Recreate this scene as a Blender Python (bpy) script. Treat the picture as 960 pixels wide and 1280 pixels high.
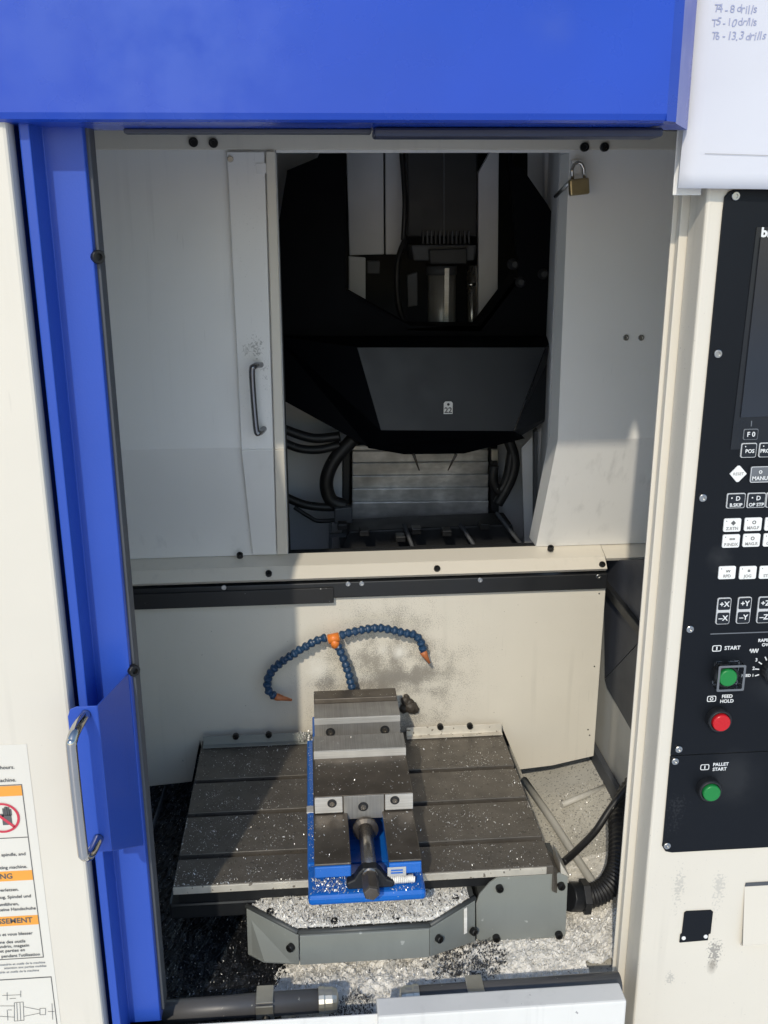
import bpy, bmesh, math, random
from mathutils import Vector, Matrix
random.seed(7)
R = math.radians
for o in list(bpy.data.objects): bpy.data.objects.remove(o)
S = bpy.context.scene
COL = S.collection

# ------------------------------------------------------------------ camera, sky, sun, exposure
H = 1.75                                   # eye height above the shop floor; all z below are relative to it
F_PX = 1210.0
_p, _y, _r = R(16.354), R(4.361), R(0.3626)
FW = Vector((math.sin(_y)*math.cos(_p), math.cos(_y)*math.cos(_p), -math.sin(_p)))
_r0 = Vector((math.cos(_y), -math.sin(_y), 0)); _d0 = FW.cross(_r0)
RT = math.cos(_r)*_r0 + math.sin(_r)*_d0
DN = -math.sin(_r)*_r0 + math.cos(_r)*_d0
cd = bpy.data.cameras.new('camera'); cam = bpy.data.objects.new('camera', cd); COL.objects.link(cam)
m = Matrix.Identity(4)
for i in range(3):
    m[i][0] = RT[i]; m[i][1] = -DN[i]; m[i][2] = -FW[i]
m[2][3] = H
cam.matrix_world = m
cd.sensor_fit = 'VERTICAL'; cd.sensor_height = 36; cd.sensor_width = 27; cd.lens = F_PX/1280*36
cd.clip_start = 0.02; cd.clip_end = 200
S.camera = cam
SUN = Vector((0.30, 1.0, -0.758)).normalized()      # the way the light travels
w = bpy.data.worlds.new('World'); S.world = w; w.use_nodes = True
nt = w.node_tree; bg = nt.nodes['Background']
sky = nt.nodes.new('ShaderNodeTexSky'); sky.sky_type = 'NISHITA'; sky.sun_disc = False
sky.sun_elevation = math.asin(-SUN.z); sky.sun_rotation = math.atan2(-SUN.x, -SUN.y)
nt.links.new(sky.outputs[0], bg.inputs[0]); sky.dust_density = 0.6; sky.ozone_density = 3.0; sky.air_density = 1.3; bg.inputs[1].default_value = 0.15
ld = bpy.data.lights.new('sun', 'SUN'); ld.energy = 2.0; ld.angle = R(1.0); ld.color = (1.0, 0.91, 0.75)
sun = bpy.data.objects.new('sun', ld); COL.objects.link(sun)
sun.rotation_euler = SUN.to_track_quat('-Z', 'Y').to_euler(); sun.location = (-3, -6, 8)
vs = S.view_settings; vs.view_transform = 'Standard'; vs.look = 'None'; vs.gamma = 1; vs.use_curve_mapping = False
vs.exposure = 0.25

# measured points of the photograph laid on real planes
def ray(x, y): return FW + RT*((x-480)/F_PX) + DN*((y-640)/F_PX)
def A(x, y, Y):
    v = ray(x, y); return v*(Y/v.y)
def G(x, y, Z):
    v = ray(x, y); return v*(Z/v.z)
def SX(x, y, X):
    v = ray(x, y); return v*(X/v.x)

# ------------------------------------------------------------------ materials
def mat(name, col, rough=.5, metal=0., var=.06, vscale=12., bump=.0, bscale=200., coat=0., rvar=.08,
        speck=None, stain_sheen=None, spec=.5, drip=0.,  trans=0., aniso=None):
    """speck = (colour, scale, threshold); stain = [(x, y, z, radius, colour, strength, speckled)] in object space"""
    M = bpy.data.materials.new(name); M.use_nodes = True
    t = M.node_tree; b = t.nodes['Principled BSDF']; N = t.nodes.new; L = t.links.new
    tc = N('ShaderNodeTexCoord').outputs['Object']
    def noise(scale, det=4, vec=tc):
        n = N('ShaderNodeTexNoise'); n.inputs['Scale'].default_value = scale; n.inputs['Detail'].default_value = det
        L(vec, n.inputs['Vector']); return n.outputs['Fac']
    def mapr(v, a, b_, c, d):
        n = N('ShaderNodeMapRange'); n.inputs[1].default_value = a; n.inputs[2].default_value = b_
        n.inputs[3].default_value = c; n.inputs[4].default_value = d; L(v, n.inputs[0]); return n.outputs[0]
    def mth(op, a, b_=None):
        n = N('ShaderNodeMath'); n.operation = op
        for k, q in enumerate((a, b_)):
            if q is None: continue
            if isinstance(q, (int, float)): n.inputs[k].default_value = q
            else: L(q, n.inputs[k])
        return n.outputs[0]
    def mix(f, a, b_):
        n = N('ShaderNodeMix'); n.data_type = 'RGBA'; L(f, n.inputs[0])
        for k, q in ((6, a), (7, b_)):
            if isinstance(q, tuple): n.inputs[k].default_value = (*q[:3], 1)
            else: L(q, n.inputs[k])
        return n.outputs[2]
    n1 = noise(vscale, 5)
    lo = tuple(max(0, c*(1-var)) for c in col); hi = tuple(min(1, c*(1+var)) for c in col)
    c = mix(mapr(n1, .3, .7, 0, 1), lo, hi)
    if aniso:                                      # brushed lines along one axis
        mp = N('ShaderNodeMapping'); mp.inputs['Scale'].default_value = aniso; L(tc, mp.inputs[0])
        nb = noise(1.0, 3, mp.outputs[0])
        c = mix(mapr(nb, .35, .65, 0, .45), c, tuple(q*.55 for q in col))
    if speck:
        for (sc, ss, th) in (speck if isinstance(speck, list) else [speck]):
            c = mix(mapr(noise(ss, 2), th, th+.03, 0, 1), c, sc)
    if drip:                                       # dried runs and fine vertical scratches
        mp2 = N('ShaderNodeMapping'); mp2.inputs['Scale'].default_value = (55, 55, 2.2); L(tc, mp2.inputs[0])
        d1 = mth('MULTIPLY', mapr(noise(1.0, 4, mp2.outputs[0]), .56, .74, 0, 1), mapr(noise(3.2, 3), .45, .65, 0, drip))
        c = mix(d1, c, tuple(q*.55 for q in col))
        mp3 = N('ShaderNodeMapping'); mp3.inputs['Scale'].default_value = (260, 260, 14); mp3.inputs['Rotation'].default_value = (.3, .5, 0); L(tc, mp3.inputs[0])
        d2 = mapr(noise(1.0, 2, mp3.outputs[0]), .73, .77, 0, drip*.8)
        c = mix(d2, c, tuple(q*.6 for q in col))
        c = mix(mapr(noise(7, 6), .58, .75, 0, drip*.35), c, tuple(q*.72 for q in col))
    for (sx, sy, sz, rad, sc, st, spk) in (stain_sheen or []):
        vm = N('ShaderNodeVectorMath'); vm.operation = 'SUBTRACT'; L(tc, vm.inputs[0]); vm.inputs[1].default_value = (sx, sy, sz)
        vd = N('ShaderNodeVectorMath'); vd.operation = 'DIVIDE'; L(vm.outputs[0], vd.inputs[0]); vd.inputs[1].default_value = rad if isinstance(rad, tuple) else (rad, rad, rad)
        vl = N('ShaderNodeVectorMath'); vl.operation = 'LENGTH'; L(vd.outputs[0], vl.inputs[0])
        g = mapr(vl.outputs['Value'], 0, 1, 1, 0)
        g2 = mth('MULTIPLY', g, mapr(noise(22, 6), .3, .62, .15, 1.25))
        if spk:
            hf = noise(spk, 3)
            g2 = mapr(mth('ADD', hf, mth('MULTIPLY', g2, .36)), .69, .80, 0, st)
        else: g2 = mapr(g2, .1, .85, 0, st)
        c = mix(g2, c, sc)
    L(c, b.inputs['Base Color'])
    rr = mapr(noise(vscale*1.7, 6), .25, .75, max(.02, rough-rvar), min(1, rough+rvar)); L(rr, b.inputs['Roughness'])
    b.inputs['Metallic'].default_value = metal; b.inputs['Specular IOR Level'].default_value = spec
    b.inputs['Coat Weight'].default_value = coat; b.inputs['Coat Roughness'].default_value = .12
    b.inputs['Transmission Weight'].default_value = trans
    if bump:
        bn = N('ShaderNodeBump'); bn.inputs['Strength'].default_value = bump; bn.inputs['Distance'].default_value = .002
        L(noise(bscale, 3), bn.inputs['Height']); L(bn.outputs[0], b.inputs['Normal'])
    return M

CREAM = (.66, .615, .53)
M = {}
M['cream'] = mat('cream_paint', CREAM, .42, drip=.18, var=.025, vscale=5, bump=.05, bscale=700,
                 speck=[((.42, .39, .34), 90, .80)])
M['cream_grey'] = mat('pale_grey_paint', (.76, .755, .735), .34, drip=.32, var=.03, vscale=4, bump=.05, bscale=700,
                 speck=[((.36, .34, .31), 60, .80)])
M['sill'] = mat('sill_paint', (.70, .69, .66), .42, drip=.3, var=.05, vscale=9, speck=[((.3, .3, .3), 70, .76)])
M['blue'] = mat('blue_paint', (.024, .076, .41), .36, spec=.35, drip=.25, bump=.08, bscale=420, var=.05, vscale=3, rvar=.10, coat=.05)
M['header_blue'] = mat('blue_paint_sheen', (.010, .056, .42), .27, spec=.35, var=.07, vscale=5, rvar=.13, coat=.12,
                 stain_sheen=[(-.20, 0, .16, .26, (.06, .12, .48), .35, 0), (-.10, 0, .06, .14, (.07, .13, .50), .22, 0),  # paler left side is the gloss reflection put into the colour
                        (.25, 0, .09, .035, (.028, .075, .42), .6, 0)])
M['gasket'] = mat('grey_rubber', (.07, .075, .085), .6)
M['navy'] = mat('dark_navy_metal', (.022, .028, .06), .45)
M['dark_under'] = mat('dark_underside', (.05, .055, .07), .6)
M['black'] = mat('black_plastic', (.012, .013, .015), .42, rvar=.1)
M['rubber'] = mat('black_rubber', (.014, .014, .015), .5, bump=.1, bscale=90, speck=[((.3, .3, .29), 160, .74)])
M['panel'] = mat('panel_black', (.005, .0065, .0095), .42, spec=.2, var=.1, vscale=6, bump=.12, bscale=1500,
                 drip=.0, stain_sheen=[(-.02, 0, 1.00, .06, (.03, .032, .035), .5, 0), (-.07, 0, 1.33, .025, (.035, .037, .04), .7, 0), (-.10, 0, .95, (.03, .05, .05), (.025, .027, .03), .6, 300), (.02, 0, 1.15, .05, (.02, .022, .026), .6, 0)])
M['screen'] = mat('screen_glass', (.018, .022, .030), .18, rvar=.04)
M['bezel'] = mat('bezel_black', (.006, .008, .012), .3)
M['key_white'] = mat('key_white', (.78, .78, .76), .45, var=.02)
M['key_grey'] = mat('key_grey', (.13, .14, .155), .45)
M['key_line'] = mat('key_outline', (.52, .53, .54), .5)
M['print'] = mat('white_print', (.72, .73, .73), .5)
M['print_dark'] = mat('dark_print', (.10, .10, .10), .6)
M['print_grey'] = mat('grey_print', (.30, .30, .30), .6)
M['green'] = mat('green_button', (.008, .20, .040), .35, var=.03)
M['red'] = mat('red_button', (.52, .008, .012), .3, var=.03)
M['clear'] = mat('clear_guard', (.9, .92, .92), .08, rvar=.03, trans=1.0)
M['chrome_dark'] = mat('dark_chrome', (.20, .20, .21), .14, 1.0, rvar=.07)
M['chrome'] = mat('chrome', (.50, .48, .45), .12, 1.0, rvar=.07)
M['screwsteel'] = mat('screw_steel', (.45, .45, .44), .3, 1.0)
M['blackbolt'] = mat('black_oxide_bolt', (.02, .02, .02), .38, .5)
M['steel'] = mat('ground_steel', (.36, .35, .33), .42, .45, var=.10, vscale=40, aniso=(900, 8, 8), speck=[((.75, .74, .70), 260, .78)])
M['steel_bright'] = mat('bright_steel', (.66, .645, .61), .36, .35, var=.08, vscale=30, aniso=(6, 700, 700))
M['steel_dark'] = mat('oily_steel', (.14, .12, .10), .40, .72, var=.22, vscale=30, rvar=.12,
                      speck=[((.55, .52, .47), 420, .73)])
M['steel_shaft'] = mat('shaft_steel', (.36, .33, .29), .25, .85, aniso=(8, 600, 8))
M['table'] = mat('oiled_cast_iron', (.148, .132, .112), .40, .45, var=.16, vscale=30, rvar=.12, bump=.15, bscale=900,
                 speck=[((.09, .08, .07), 160, .66), ((.40, .37, .33), 520, .70)])
M['table_edge'] = mat('bare_iron_edge', (.66, .62, .54), .42, .4, var=.14, vscale=30, speck=[((.25, .22, .18), 120, .66)])
M['vise_blue'] = mat('vise_blue_enamel', (.008, .125, .50), .30, var=.08, vscale=18, coat=.3, speck=[((.55, .6, .66), 330, .745)])
M['grey_paint'] = mat('grey_green_paint', (.235, .25, .235), .45, drip=.25, var=.06, vscale=14, bump=.05, bscale=500,
                      speck=[((.42, .43, .41), 60, .735)])
M['grey_top'] = mat('dark_grey_paint', (.06, .065, .065), .5)
M['pipe'] = mat('grey_pvc', (.085, .085, .088), .38, var=.1, vscale=15, speck=[((.35, .34, .31), 130, .72)])
M['zinc'] = mat('zinc_plate', (.62, .60, .52), .36, .8, var=.1, vscale=30)
M['pan'] = mat('pan_paint', (.58, .56, .50), .5, var=.12, vscale=9, speck=[((.22, .215, .20), 240, .61), ((.75, .74, .70), 300, .66)])
M['pan_wall'] = mat('pan_wall_paint', (.52, .51, .47), .48, var=.06, vscale=7,
                    stain_sheen=[(.0, .3, .12, .30, (.06, .06, .06), .9, 230)])
M['wet_bed'] = mat('wet_black_chips', (.010, .011, .013), .32, var=.4, vscale=60, bump=.9, bscale=260, speck=[((.05, .05, .055), 300, .62)])
M['chip'] = mat('aluminium_chip', (.80, .79, .76), .35, .55, var=.15, vscale=60)
M['chip_white'] = mat('white_chip', (.80, .78, .73), .5, .1, var=.2, vscale=80)
M['chip_dark'] = mat('dark_wet_chip', (.085, .085, .088), .28, .5, var=.4, vscale=80)
M['chip_bed'] = mat('packed_chips', (.76, .74, .69), .6, .0, var=.15, vscale=60, bump=.45, bscale=240,
                    speck=[((.10, .10, .10), 130, .70), ((.16, .155, .15), 260, .68)])
M['chip_bed_mixed'] = mat('mixed_chips', (.36, .35, .33), .5, .0, var=.3, vscale=60, bump=1.0, bscale=260,
                    speck=[((.02, .02, .02), 70, .50), ((.04, .04, .04), 200, .58)])
M['hose_blue'] = mat('hose_blue', (.015, .050, .115), .38, var=.12, vscale=60, speck=[((.25, .3, .36), 300, .72)])
M['hose_orange'] = mat('hose_orange', (.80, .22, .035), .42, var=.08)
M['nozzle'] = mat('nozzle_orange', (.46, .15, .055), .5, var=.15, vscale=80)
M['mud'] = mat('oily_swarf', (.055, .045, .035), .55, var=.3, vscale=90, bump=.8, bscale=200)
M['mag_black'] = mat('magazine_black', (.002, .0025, .004), .6, rvar=.06, spec=.06)
M['mag_front'] = mat('magazine_cover_black', (.020, .023, .028), .45, rvar=.06, spec=.35, bump=.06, bscale=900)
M['inner_grey'] = mat('inner_grey_paint', (.66, .67, .69), .5, var=.08, vscale=6)
M['inner_dark'] = mat('inner_dark', (.02, .021, .023), .55)
M['slat'] = mat('slat_steel', (.55, .54, .53), .38, .5, var=.5, vscale=11, aniso=(40, 3, 90))
M['brass'] = mat('padlock_brass', (.36, .29, .16), .36, .8, var=.1, vscale=60)
M['paper'] = mat('paper', (.60, .61, .66), .8, var=.015, bump=.05, bscale=60)
M['ink'] = mat('pencil_ink', (.33, .36, .52), .8)
M['sticker'] = mat('sticker_white', (.69, .66, .59), .4, var=.01)
M['orange'] = mat('sticker_orange', (.80, .34, .05), .45, var=.02)
M['sred'] = mat('sticker_red', (.55, .04, .07), .45)
M['floor'] = mat('shop_concrete', (.66, .68, .72), .5, var=.12, vscale=1.5)
M['tag'] = mat('tag_white', (.72, .72, .70), .5)

# ------------------------------------------------------------------ mesh helpers
class MB:
    def __init__(s): s.v = []; s.f = []; s.sm = []
    def add(s, vs, fs, smooth=False):
        b = len(s.v); s.v += [Vector(q) for q in vs]
        s.f += [tuple(i+b for i in f) for f in fs]; s.sm += [smooth]*len(fs); return s
    def box(s, x0, x1, y0, y1, z0, z1):
        return s.prism([(x0, y0, z0), (x1, y0, z0), (x1, y0, z1), (x0, y0, z1)], (0, y1-y0, 0))
    def prism(s, loop, vec):
        loop = [Vector(q) for q in loop]; vec = Vector(vec); n = len(loop)
        fs = [tuple(range(n)), tuple(range(2*n-1, n-1, -1))]
        fs += [(i, i+n, (i+1) % n+n, (i+1) % n) for i in range(n)]
        return s.add(loop+[q+vec for q in loop], fs)
    def tube(s, pts, r, n=10, caps=True):
        pts = [Vector(q) for q in pts]; k = len(pts)
        rs = r if isinstance(r, (list, tuple)) else [r]*k
        vs = []; up = None
        for i, q in enumerate(pts):
            t = (pts[min(i+1, k-1)]-pts[max(i-1, 0)]).normalized()
            if up is None: up = t.orthogonal().normalized()
            up = (up-t*up.dot(t)).normalized(); sd = t.cross(up)
            for j in range(n):
                a = 2*math.pi*j/n; vs.append(q+(up*math.cos(a)+sd*math.sin(a))*rs[i])
        fs = [(i*n+j, i*n+(j+1) % n, (i+1)*n+(j+1) % n, (i+1)*n+j) for i in range(k-1) for j in range(n)]
        s.add(vs, fs, True)
        if caps:
            b = len(s.v)-len(vs)
            s.f += [tuple(b+j for j in range(n))[::-1], tuple(b+(k-1)*n+j for j in range(n))]; s.sm += [False]*2
        return s
    def lathe(s, prof, c, ax, n=20):          # prof: (radius, distance along ax)
        c = Vector(c); ax = Vector(ax).normalized(); u = ax.orthogonal().normalized(); v = ax.cross(u)
        vs = [c+ax*h+(u*math.cos(2*math.pi*j/n)+v*math.sin(2*math.pi*j/n))*r for (r, h) in prof for j in range(n)]
        k = len(prof)
        fs = [(i*n+j, i*n+(j+1) % n, (i+1)*n+(j+1) % n, (i+1)*n+j) for i in range(k-1) for j in range(n)]
        fs += [tuple(range(n))[::-1], tuple((k-1)*n+j for j in range(n))]
        return s.add(vs, fs)
    def sheet(s, prof, x0, x1, t=.002):        # (y, z) polyline swept along X with a thickness
        n = len(prof); off = []
        for i in range(n):
            a = Vector(prof[max(i-1, 0)]); b = Vector(prof[min(i+1, n-1)]); d = (b-a).normalized()
            off.append((prof[i][0]-d.y*t, prof[i][1]+d.x*t))
        loop = list(prof)+off[::-1]
        return s.strip(loop, x0, x1)
    def strip(s, loop, x0, x1):
        return s.prism([(x0, y, z) for y, z in loop], (x1-x0, 0, 0))

ROOT = {}
def off_of(o): return ROOT.get(o.name, Vector((0, 0, 0)))
def mesh_of(mb, name, mt, off=(0, 0, 0)):
    me = bpy.data.meshes.new(name); off = Vector(off)
    me.from_pydata([tuple(q-off) for q in mb.v], [], mb.f)
    for p, sm in zip(me.polygons, mb.sm): p.use_smooth = sm
    bm = bmesh.new(); bm.from_mesh(me); bmesh.ops.recalc_face_normals(bm, faces=bm.faces); bm.to_mesh(me); bm.free()
    me.materials.append(mt); return me
def bevel(o, wd, seg=2):
    if wd:
        b = o.modifiers.new('bevel', 'BEVEL'); b.width = wd; b.segments = seg; b.limit_method = 'ANGLE'; b.angle_limit = R(40)
        b.use_clamp_overlap = True
    return o
def tag(o, label=None, cat=None, group=None, kind=None):
    if label: o['label'] = label
    if cat: o['category'] = cat
    if group: o['group'] = group
    if kind: o['kind'] = kind
    return o
def thing(name, label, cat, loc=(0, 0, 0), group=None):
    o = bpy.data.objects.new(name, None); COL.objects.link(o); o.empty_display_size = .05
    o.location = Vector(loc)+Vector((0, 0, H)); ROOT[o.name] = Vector(loc)
    return tag(o, label, cat, group)
def part(name, mb, mt, parent, bev=0., seg=2):
    off = off_of(parent)
    o = bpy.data.objects.new(name, mesh_of(mb, name, M[mt], off)); COL.objects.link(o); o.parent = parent
    ROOT[o.name] = off
    return bevel(o, bev, seg)
def top(name, mb, mt, label, cat, loc, group=None, kind=None, bev=0.):
    loc = Vector(loc)
    o = bpy.data.objects.new(name, mesh_of(mb, name, M[mt], loc)); COL.objects.link(o); o.location = loc+Vector((0, 0, H))
    ROOT[o.name] = loc; bevel(o, bev); return tag(o, label, cat, group, kind)
def inst(name, me, parent, loc, rot=None):
    o = bpy.data.objects.new(name, me); COL.objects.link(o); o.parent = parent
    o.location = Vector(loc)-off_of(parent)
    if rot is not None: o.rotation_mode = 'QUATERNION'; o.rotation_quaternion = rot
    return o
FONT = bpy.data.fonts.load('<builtin>') if False else None
def text_mesh(body, size, align='CENTER', shear=0., bold=0., sp=1.0):
    cu = bpy.data.curves.new('txt', 'FONT'); cu.body = body; cu.size = size; cu.align_x = align; cu.align_y = 'CENTER'
    cu.shear = shear; cu.offset = bold; cu.extrude = .0002; cu.resolution_u = 3; cu.space_character = sp
    o = bpy.data.objects.new('txt', cu); COL.objects.link(o)
    me = bpy.data.meshes.new_from_object(o.evaluated_get(bpy.context.evaluated_depsgraph_get()))
    bpy.data.objects.remove(o); bpy.data.curves.remove(cu); return me
FACE = Matrix.Rotation(R(90), 4, 'X').to_quaternion()      # text upright, read from -Y
def text(name, body, loc, size, mt, parent, align='CENTER', **k):
    me = text_mesh(body, size, align, **k); me.name = name; me.materials.clear(); me.materials.append(M[mt])
    return inst(name, me, parent, loc, FACE)
def rrect(cx, cz, wd, hg, r, y, n=4):
    L = []
    for (sx, sz, a0) in ((1, 1, 0), (-1, 1, 90), (-1, -1, 180), (1, -1, 270)):
        for k in range(n+1):
            a = R(a0+90*k/n); L.append((cx+sx*(wd/2-r)+r*math.cos(a), y, cz+sz*(hg/2-r)+r*math.sin(a)))
    return L
def bolt_mesh(name, r, h, mt, socket=True):                 # head points along +Z
    b = MB().lathe([(r, 0), (r, h*.85), (r*.88, h), (r*.52, h), (r*.5, h*.45)] if socket else [(r, 0), (r*.95, h*.5), (r*.6, h)], (0, 0, 0), (0, 0, 1), 16)
    return mesh_of(b, name, M[mt])
TOCAM = Vector((0, -1, 0)).to_track_quat('Z', 'Y')
UP = Vector((0, 0, 1)).to_track_quat('Z', 'Y')
B_black = bolt_mesh('bolt', .0062, .008, 'blackbolt'); B_small = bolt_mesh('bolt', .0045, .006, 'blackbolt')
B_steel = bolt_mesh('screw', .0050, .003, 'screwsteel'); B_mid = bolt_mesh('bolt', .0075, .007, 'blackbolt')

def smooth_path(P, n=8):
    P = [Vector(q) for q in P]; out = []
    for i in range(len(P)-1):
        p0, p1, p2, p3 = P[max(i-1, 0)], P[i], P[i+1], P[min(i+2, len(P)-1)]
        for k in range(n):
            t = k/n
            out.append(.5*((2*p1)+(p2-p0)*t+(2*p0-5*p1+4*p2-p3)*t*t+(3*p1-p0-3*p2+p3)*t**3))
    out.append(P[-1]); return out

# ------------------------------------------------------------------ shop floor and enclosure
ZT = -.979; YP = 1.755; YD = 1.69; YS = 1.79; ZB = -.371; ZS = -.6065; YC = 1.166
fl = MB().box(-20, 20, -20, 20, -H-.05, -H)
top('floor', fl, 'floor', 'grey concrete shop floor in front of the machine', 'floor', (0, 0, -H), kind='structure')
del bpy.data.objects['floor']['category']

en = thing('machine_enclosure', 'cream sheet metal machine enclosure around the dark working space', 'machine housing', (0, 1.9, -H))
part('roof', MB().box(-.75, .80, 1.085, 3.0, .46, .48), 'cream_grey', en)
part('side_wall', MB().box(-.66, -.64, 1.20, 1.75, -1.75, .46), 'cream_grey', en)
wr = MB()
wr.box(.600, .62, 1.235, 2.05, -1.25, ZS-.045)
o = part('side_wall', wr, 'pan_wall', en)
part('outer_wall', MB().box(.80, .82, 1.235, 2.0, -1.25, .46), 'cream_grey', en)
part('inner_wall', MB().box(-.42, -.40, 1.98, 2.98, -1.5, .46), 'inner_grey', en)
part('inner_wall', MB().prism([(.50, 1.98, -1.5), (.66, 2.98, -1.5), (.66, 2.98, .46), (.50, 1.98, .46)], (.02, 0, 0)), 'inner_grey', en)
part('rear_wall', MB().box(-.75, .80, 2.98, 3.0, -1.5, .46), 'inner_dark', en)
part('machine_floor', MB().box(-.40, .52, 1.98, 2.98, -.96, -.94), 'inner_dark', en)
part('divider_back', MB().box(-.64, -.05, 1.96, 1.975, -1.5, .46).box(.54, .80, 1.96, 1.975, -1.5, .46)
     .box(-.64, .80, 1.96, 1.975, -1.5, -.66), 'inner_dark', en)

part('shade_lining', MB().prism([SX(756, 700, .599), SX(830, 700, .599), SX(830, 770, .599), SX(757, 848, .599)], (-.002, 0, 0)), 'dark_under', en)  # dark wall sheeting with deep shade in its colour, cut along the sun-shadow line
part('wall_beam', MB().prism([SX(757, 735, .599), SX(757, 722, .599), SX(812, 790, .599), SX(812, 803, .599)], (-.012, 0, 0)), 'inner_dark', en, .002)
part('shade_lining', MB().prism([SX(757, 849.5, .599), SX(830, 772, .599), SX(830, 960, .599), SX(797, 925, .599), SX(760, 860, .599)], (-.002, 0, 0)), 'gasket', en)  # grey sheet painting the shade down to the edge of the sunlit patch
# chip pan
pan = thing('chip_pan', 'sheet metal chip pan under the slotted table, cream on its right side', 'chip pan', (0, 1.4, -1.2))
part('pan_floor', MB().prism([(.44, 1.24, -1.145), (.60, 1.24, -1.105), (.60, 2.05, -1.105), (.44, 2.05, -1.145)], (0, 0, -.01)), 'pan', pan)
part('pan_floor', MB().box(-.64, .44, 1.10, 2.05, -1.16, -1.146), 'pan', pan)
rp = [G(655, 975, -1.125), G(690, 1025, -1.125), G(742, 1105, -1.125), G(790, 1180, -1.125)]
part('rail', MB().tube(rp, .008, 8), 'pan_wall', pan)
part('rib', MB().tube([G(702, 1006, -1.12), G(756, 984, -1.112)], .006, 8), 'pan_wall', pan)
part('base_strip', MB().box(.585, .598, 1.24, 2.04, -1.115, -1.075), 'gasket', pan, .002)
part('pan_front', MB().box(-.64, .42, 1.099, 1.105, -1.3, -1.09), 'dark_under', pan)

# ------------------------------------------------------------------ divider panel with window
dv = thing('divider_panel', 'cream divider panel around the window, folded back to a bright ledge with black bolts', 'panel', (0, YD, ZS))
XL, XR = A(345, 190, YD).x, A(712, 191, YD).x; XRB = A(697, 556, YD).x; XRS = A(670, 682, YS).x; XLS = A(360, 685, YS).x; XLB = A(356, 556, YD).x                                        # window edges
ztop = A(500, 191, YD).z
zr0, zr1 = A(500, 163, YD).z, A(500, 187.5, YD).z            # top rail
part('left_panel', MB().prism([(-.64, YD, ZB), (XLB, YD, ZB), (XL, YD, .45), (-.64, YD, .45)], (0, .002, 0)), 'cream_grey', dv)
part('left_panel', MB().prism([(-.64, YD, ZB), (XLB, YD, ZB), (XLS, YS, ZS), (-.64, YS, ZS)], (0, .002, .0012)), 'cream_grey', dv)
part('right_panel', MB().prism([(XRB, YD, ZB), (.80, YD, ZB), (.80, YD, .45), (XR, YD, .45)], (0, .002, 0)), 'cream_grey', dv)
part('right_panel', MB().prism([(XRB, YD, ZB), (.80, YD, ZB), (.80, YS, ZS), (XRS, YS, ZS)], (0, .002, .0012)), 'cream_grey', dv)
part('window_flange', MB().prism([(XRB, YD+.0005, ZB), (XR, YD+.0005, ztop), (XR, YD+.06, ztop), (XRB, YD+.06, ZB)], (.002, 0, 0))
     .prism([(XRB, YD+.001, ZB-.0005), (XRS, YS, ZS), (XRS, YS+.06, ZS), (XRB, YD+.06, ZB-.0005)], (.002, 0, 0)), 'cream_grey', dv)
part('window_flange', MB().prism([(XLB, YD+.0025, ZB), (XL, YD+.0025, ztop), (XL, YD+.05, ztop), (XLB, YD+.05, ZB)], (-.002, 0, 0))
     .prism([(XLB, YD+.003, ZB-.0005), (XLS, YS+.002, ZS), (XLS, YS+.05, ZS), (XLB, YD+.05, ZB-.0005)], (-.002, 0, 0)), 'cream_grey', dv)
part('top_panel', MB().box(XL, XR, YD, YD+.002, ztop, .45), 'cream_grey', dv)
part('top_rail', MB().box(-.63, .80, YD-.006, YD-.0005, zr1, zr0), 'cream', dv, .0015)
part('upper_rail', MB().box(-.63, .80, YD-.03, YD-.0005, zr0+.002, zr0+.10), 'navy', dv, .002)
# ledge: horizontal shelf with a front lip, its right end stepped
XE = A(757, 709, 1.75).x
LU = [(YS+.004, ZS), (1.758, -.6202)]; LL = [(1.758, -.6206), (1.738, -.639), (1.746, -.646)]
part('ledge', MB().sheet(LU, -.64, XE, .003), 'cream', dv, .0006)
part('ledge_end', MB().sheet([(YS+.004, ZS-.001), (1.752, -.6225), (1.758, -.630)], XE+.001, .80, .003), 'cream', dv, .0006)
part('ledge_lip', MB().sheet(LL, -.64, XE, .003), 'cream', dv, .0006)
nu, nl = Vector((0, -.394, .919)), Vector((0, -.689, .725))
for (x, y) in ((300, 696), (688, 687)):
    q = A(x, y, 1.772); q.z = ZS+(1.772-YS)*.43; inst('bolt', B_black, dv, A(x, y, 1.774), nu.to_track_quat('Z', 'Y'))
for (x, y) in ((336, 718), (546, 712), (752, 707)): inst('bolt', B_black, dv, A(x, y, 1.747), nl.to_track_quat('Z', 'Y'))
for (x, y) in ((242, 178), (267, 179), (730, 184), (755, 184)): inst('bolt', B_mid, dv, A(x, y, YD-.006), TOCAM)
B_rec = bolt_mesh('screw', .0052, .004, 'screwsteel')
for (x, y) in ((782, 422), (801, 422)):
    inst('screw', B_rec, dv, A(x, y, YD), TOCAM)
hs = MB().box(.462, .485, YD-.012, YD-.001, A(0, 213, YD).z, A(0, 200, YD).z) ; 
a = A(722, 208, YD-.012)
part('hasp', MB().box(a.x-.010, a.x+.006, YD-.016, YD-.001, a.z-.014, a.z+.010), 'cream_grey', dv, .002)
part('hasp_bar', MB().tube([A(694, 246, YD+.03), A(716, 224, YD-.012)], .0035, 8), 'screwsteel', dv)

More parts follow.
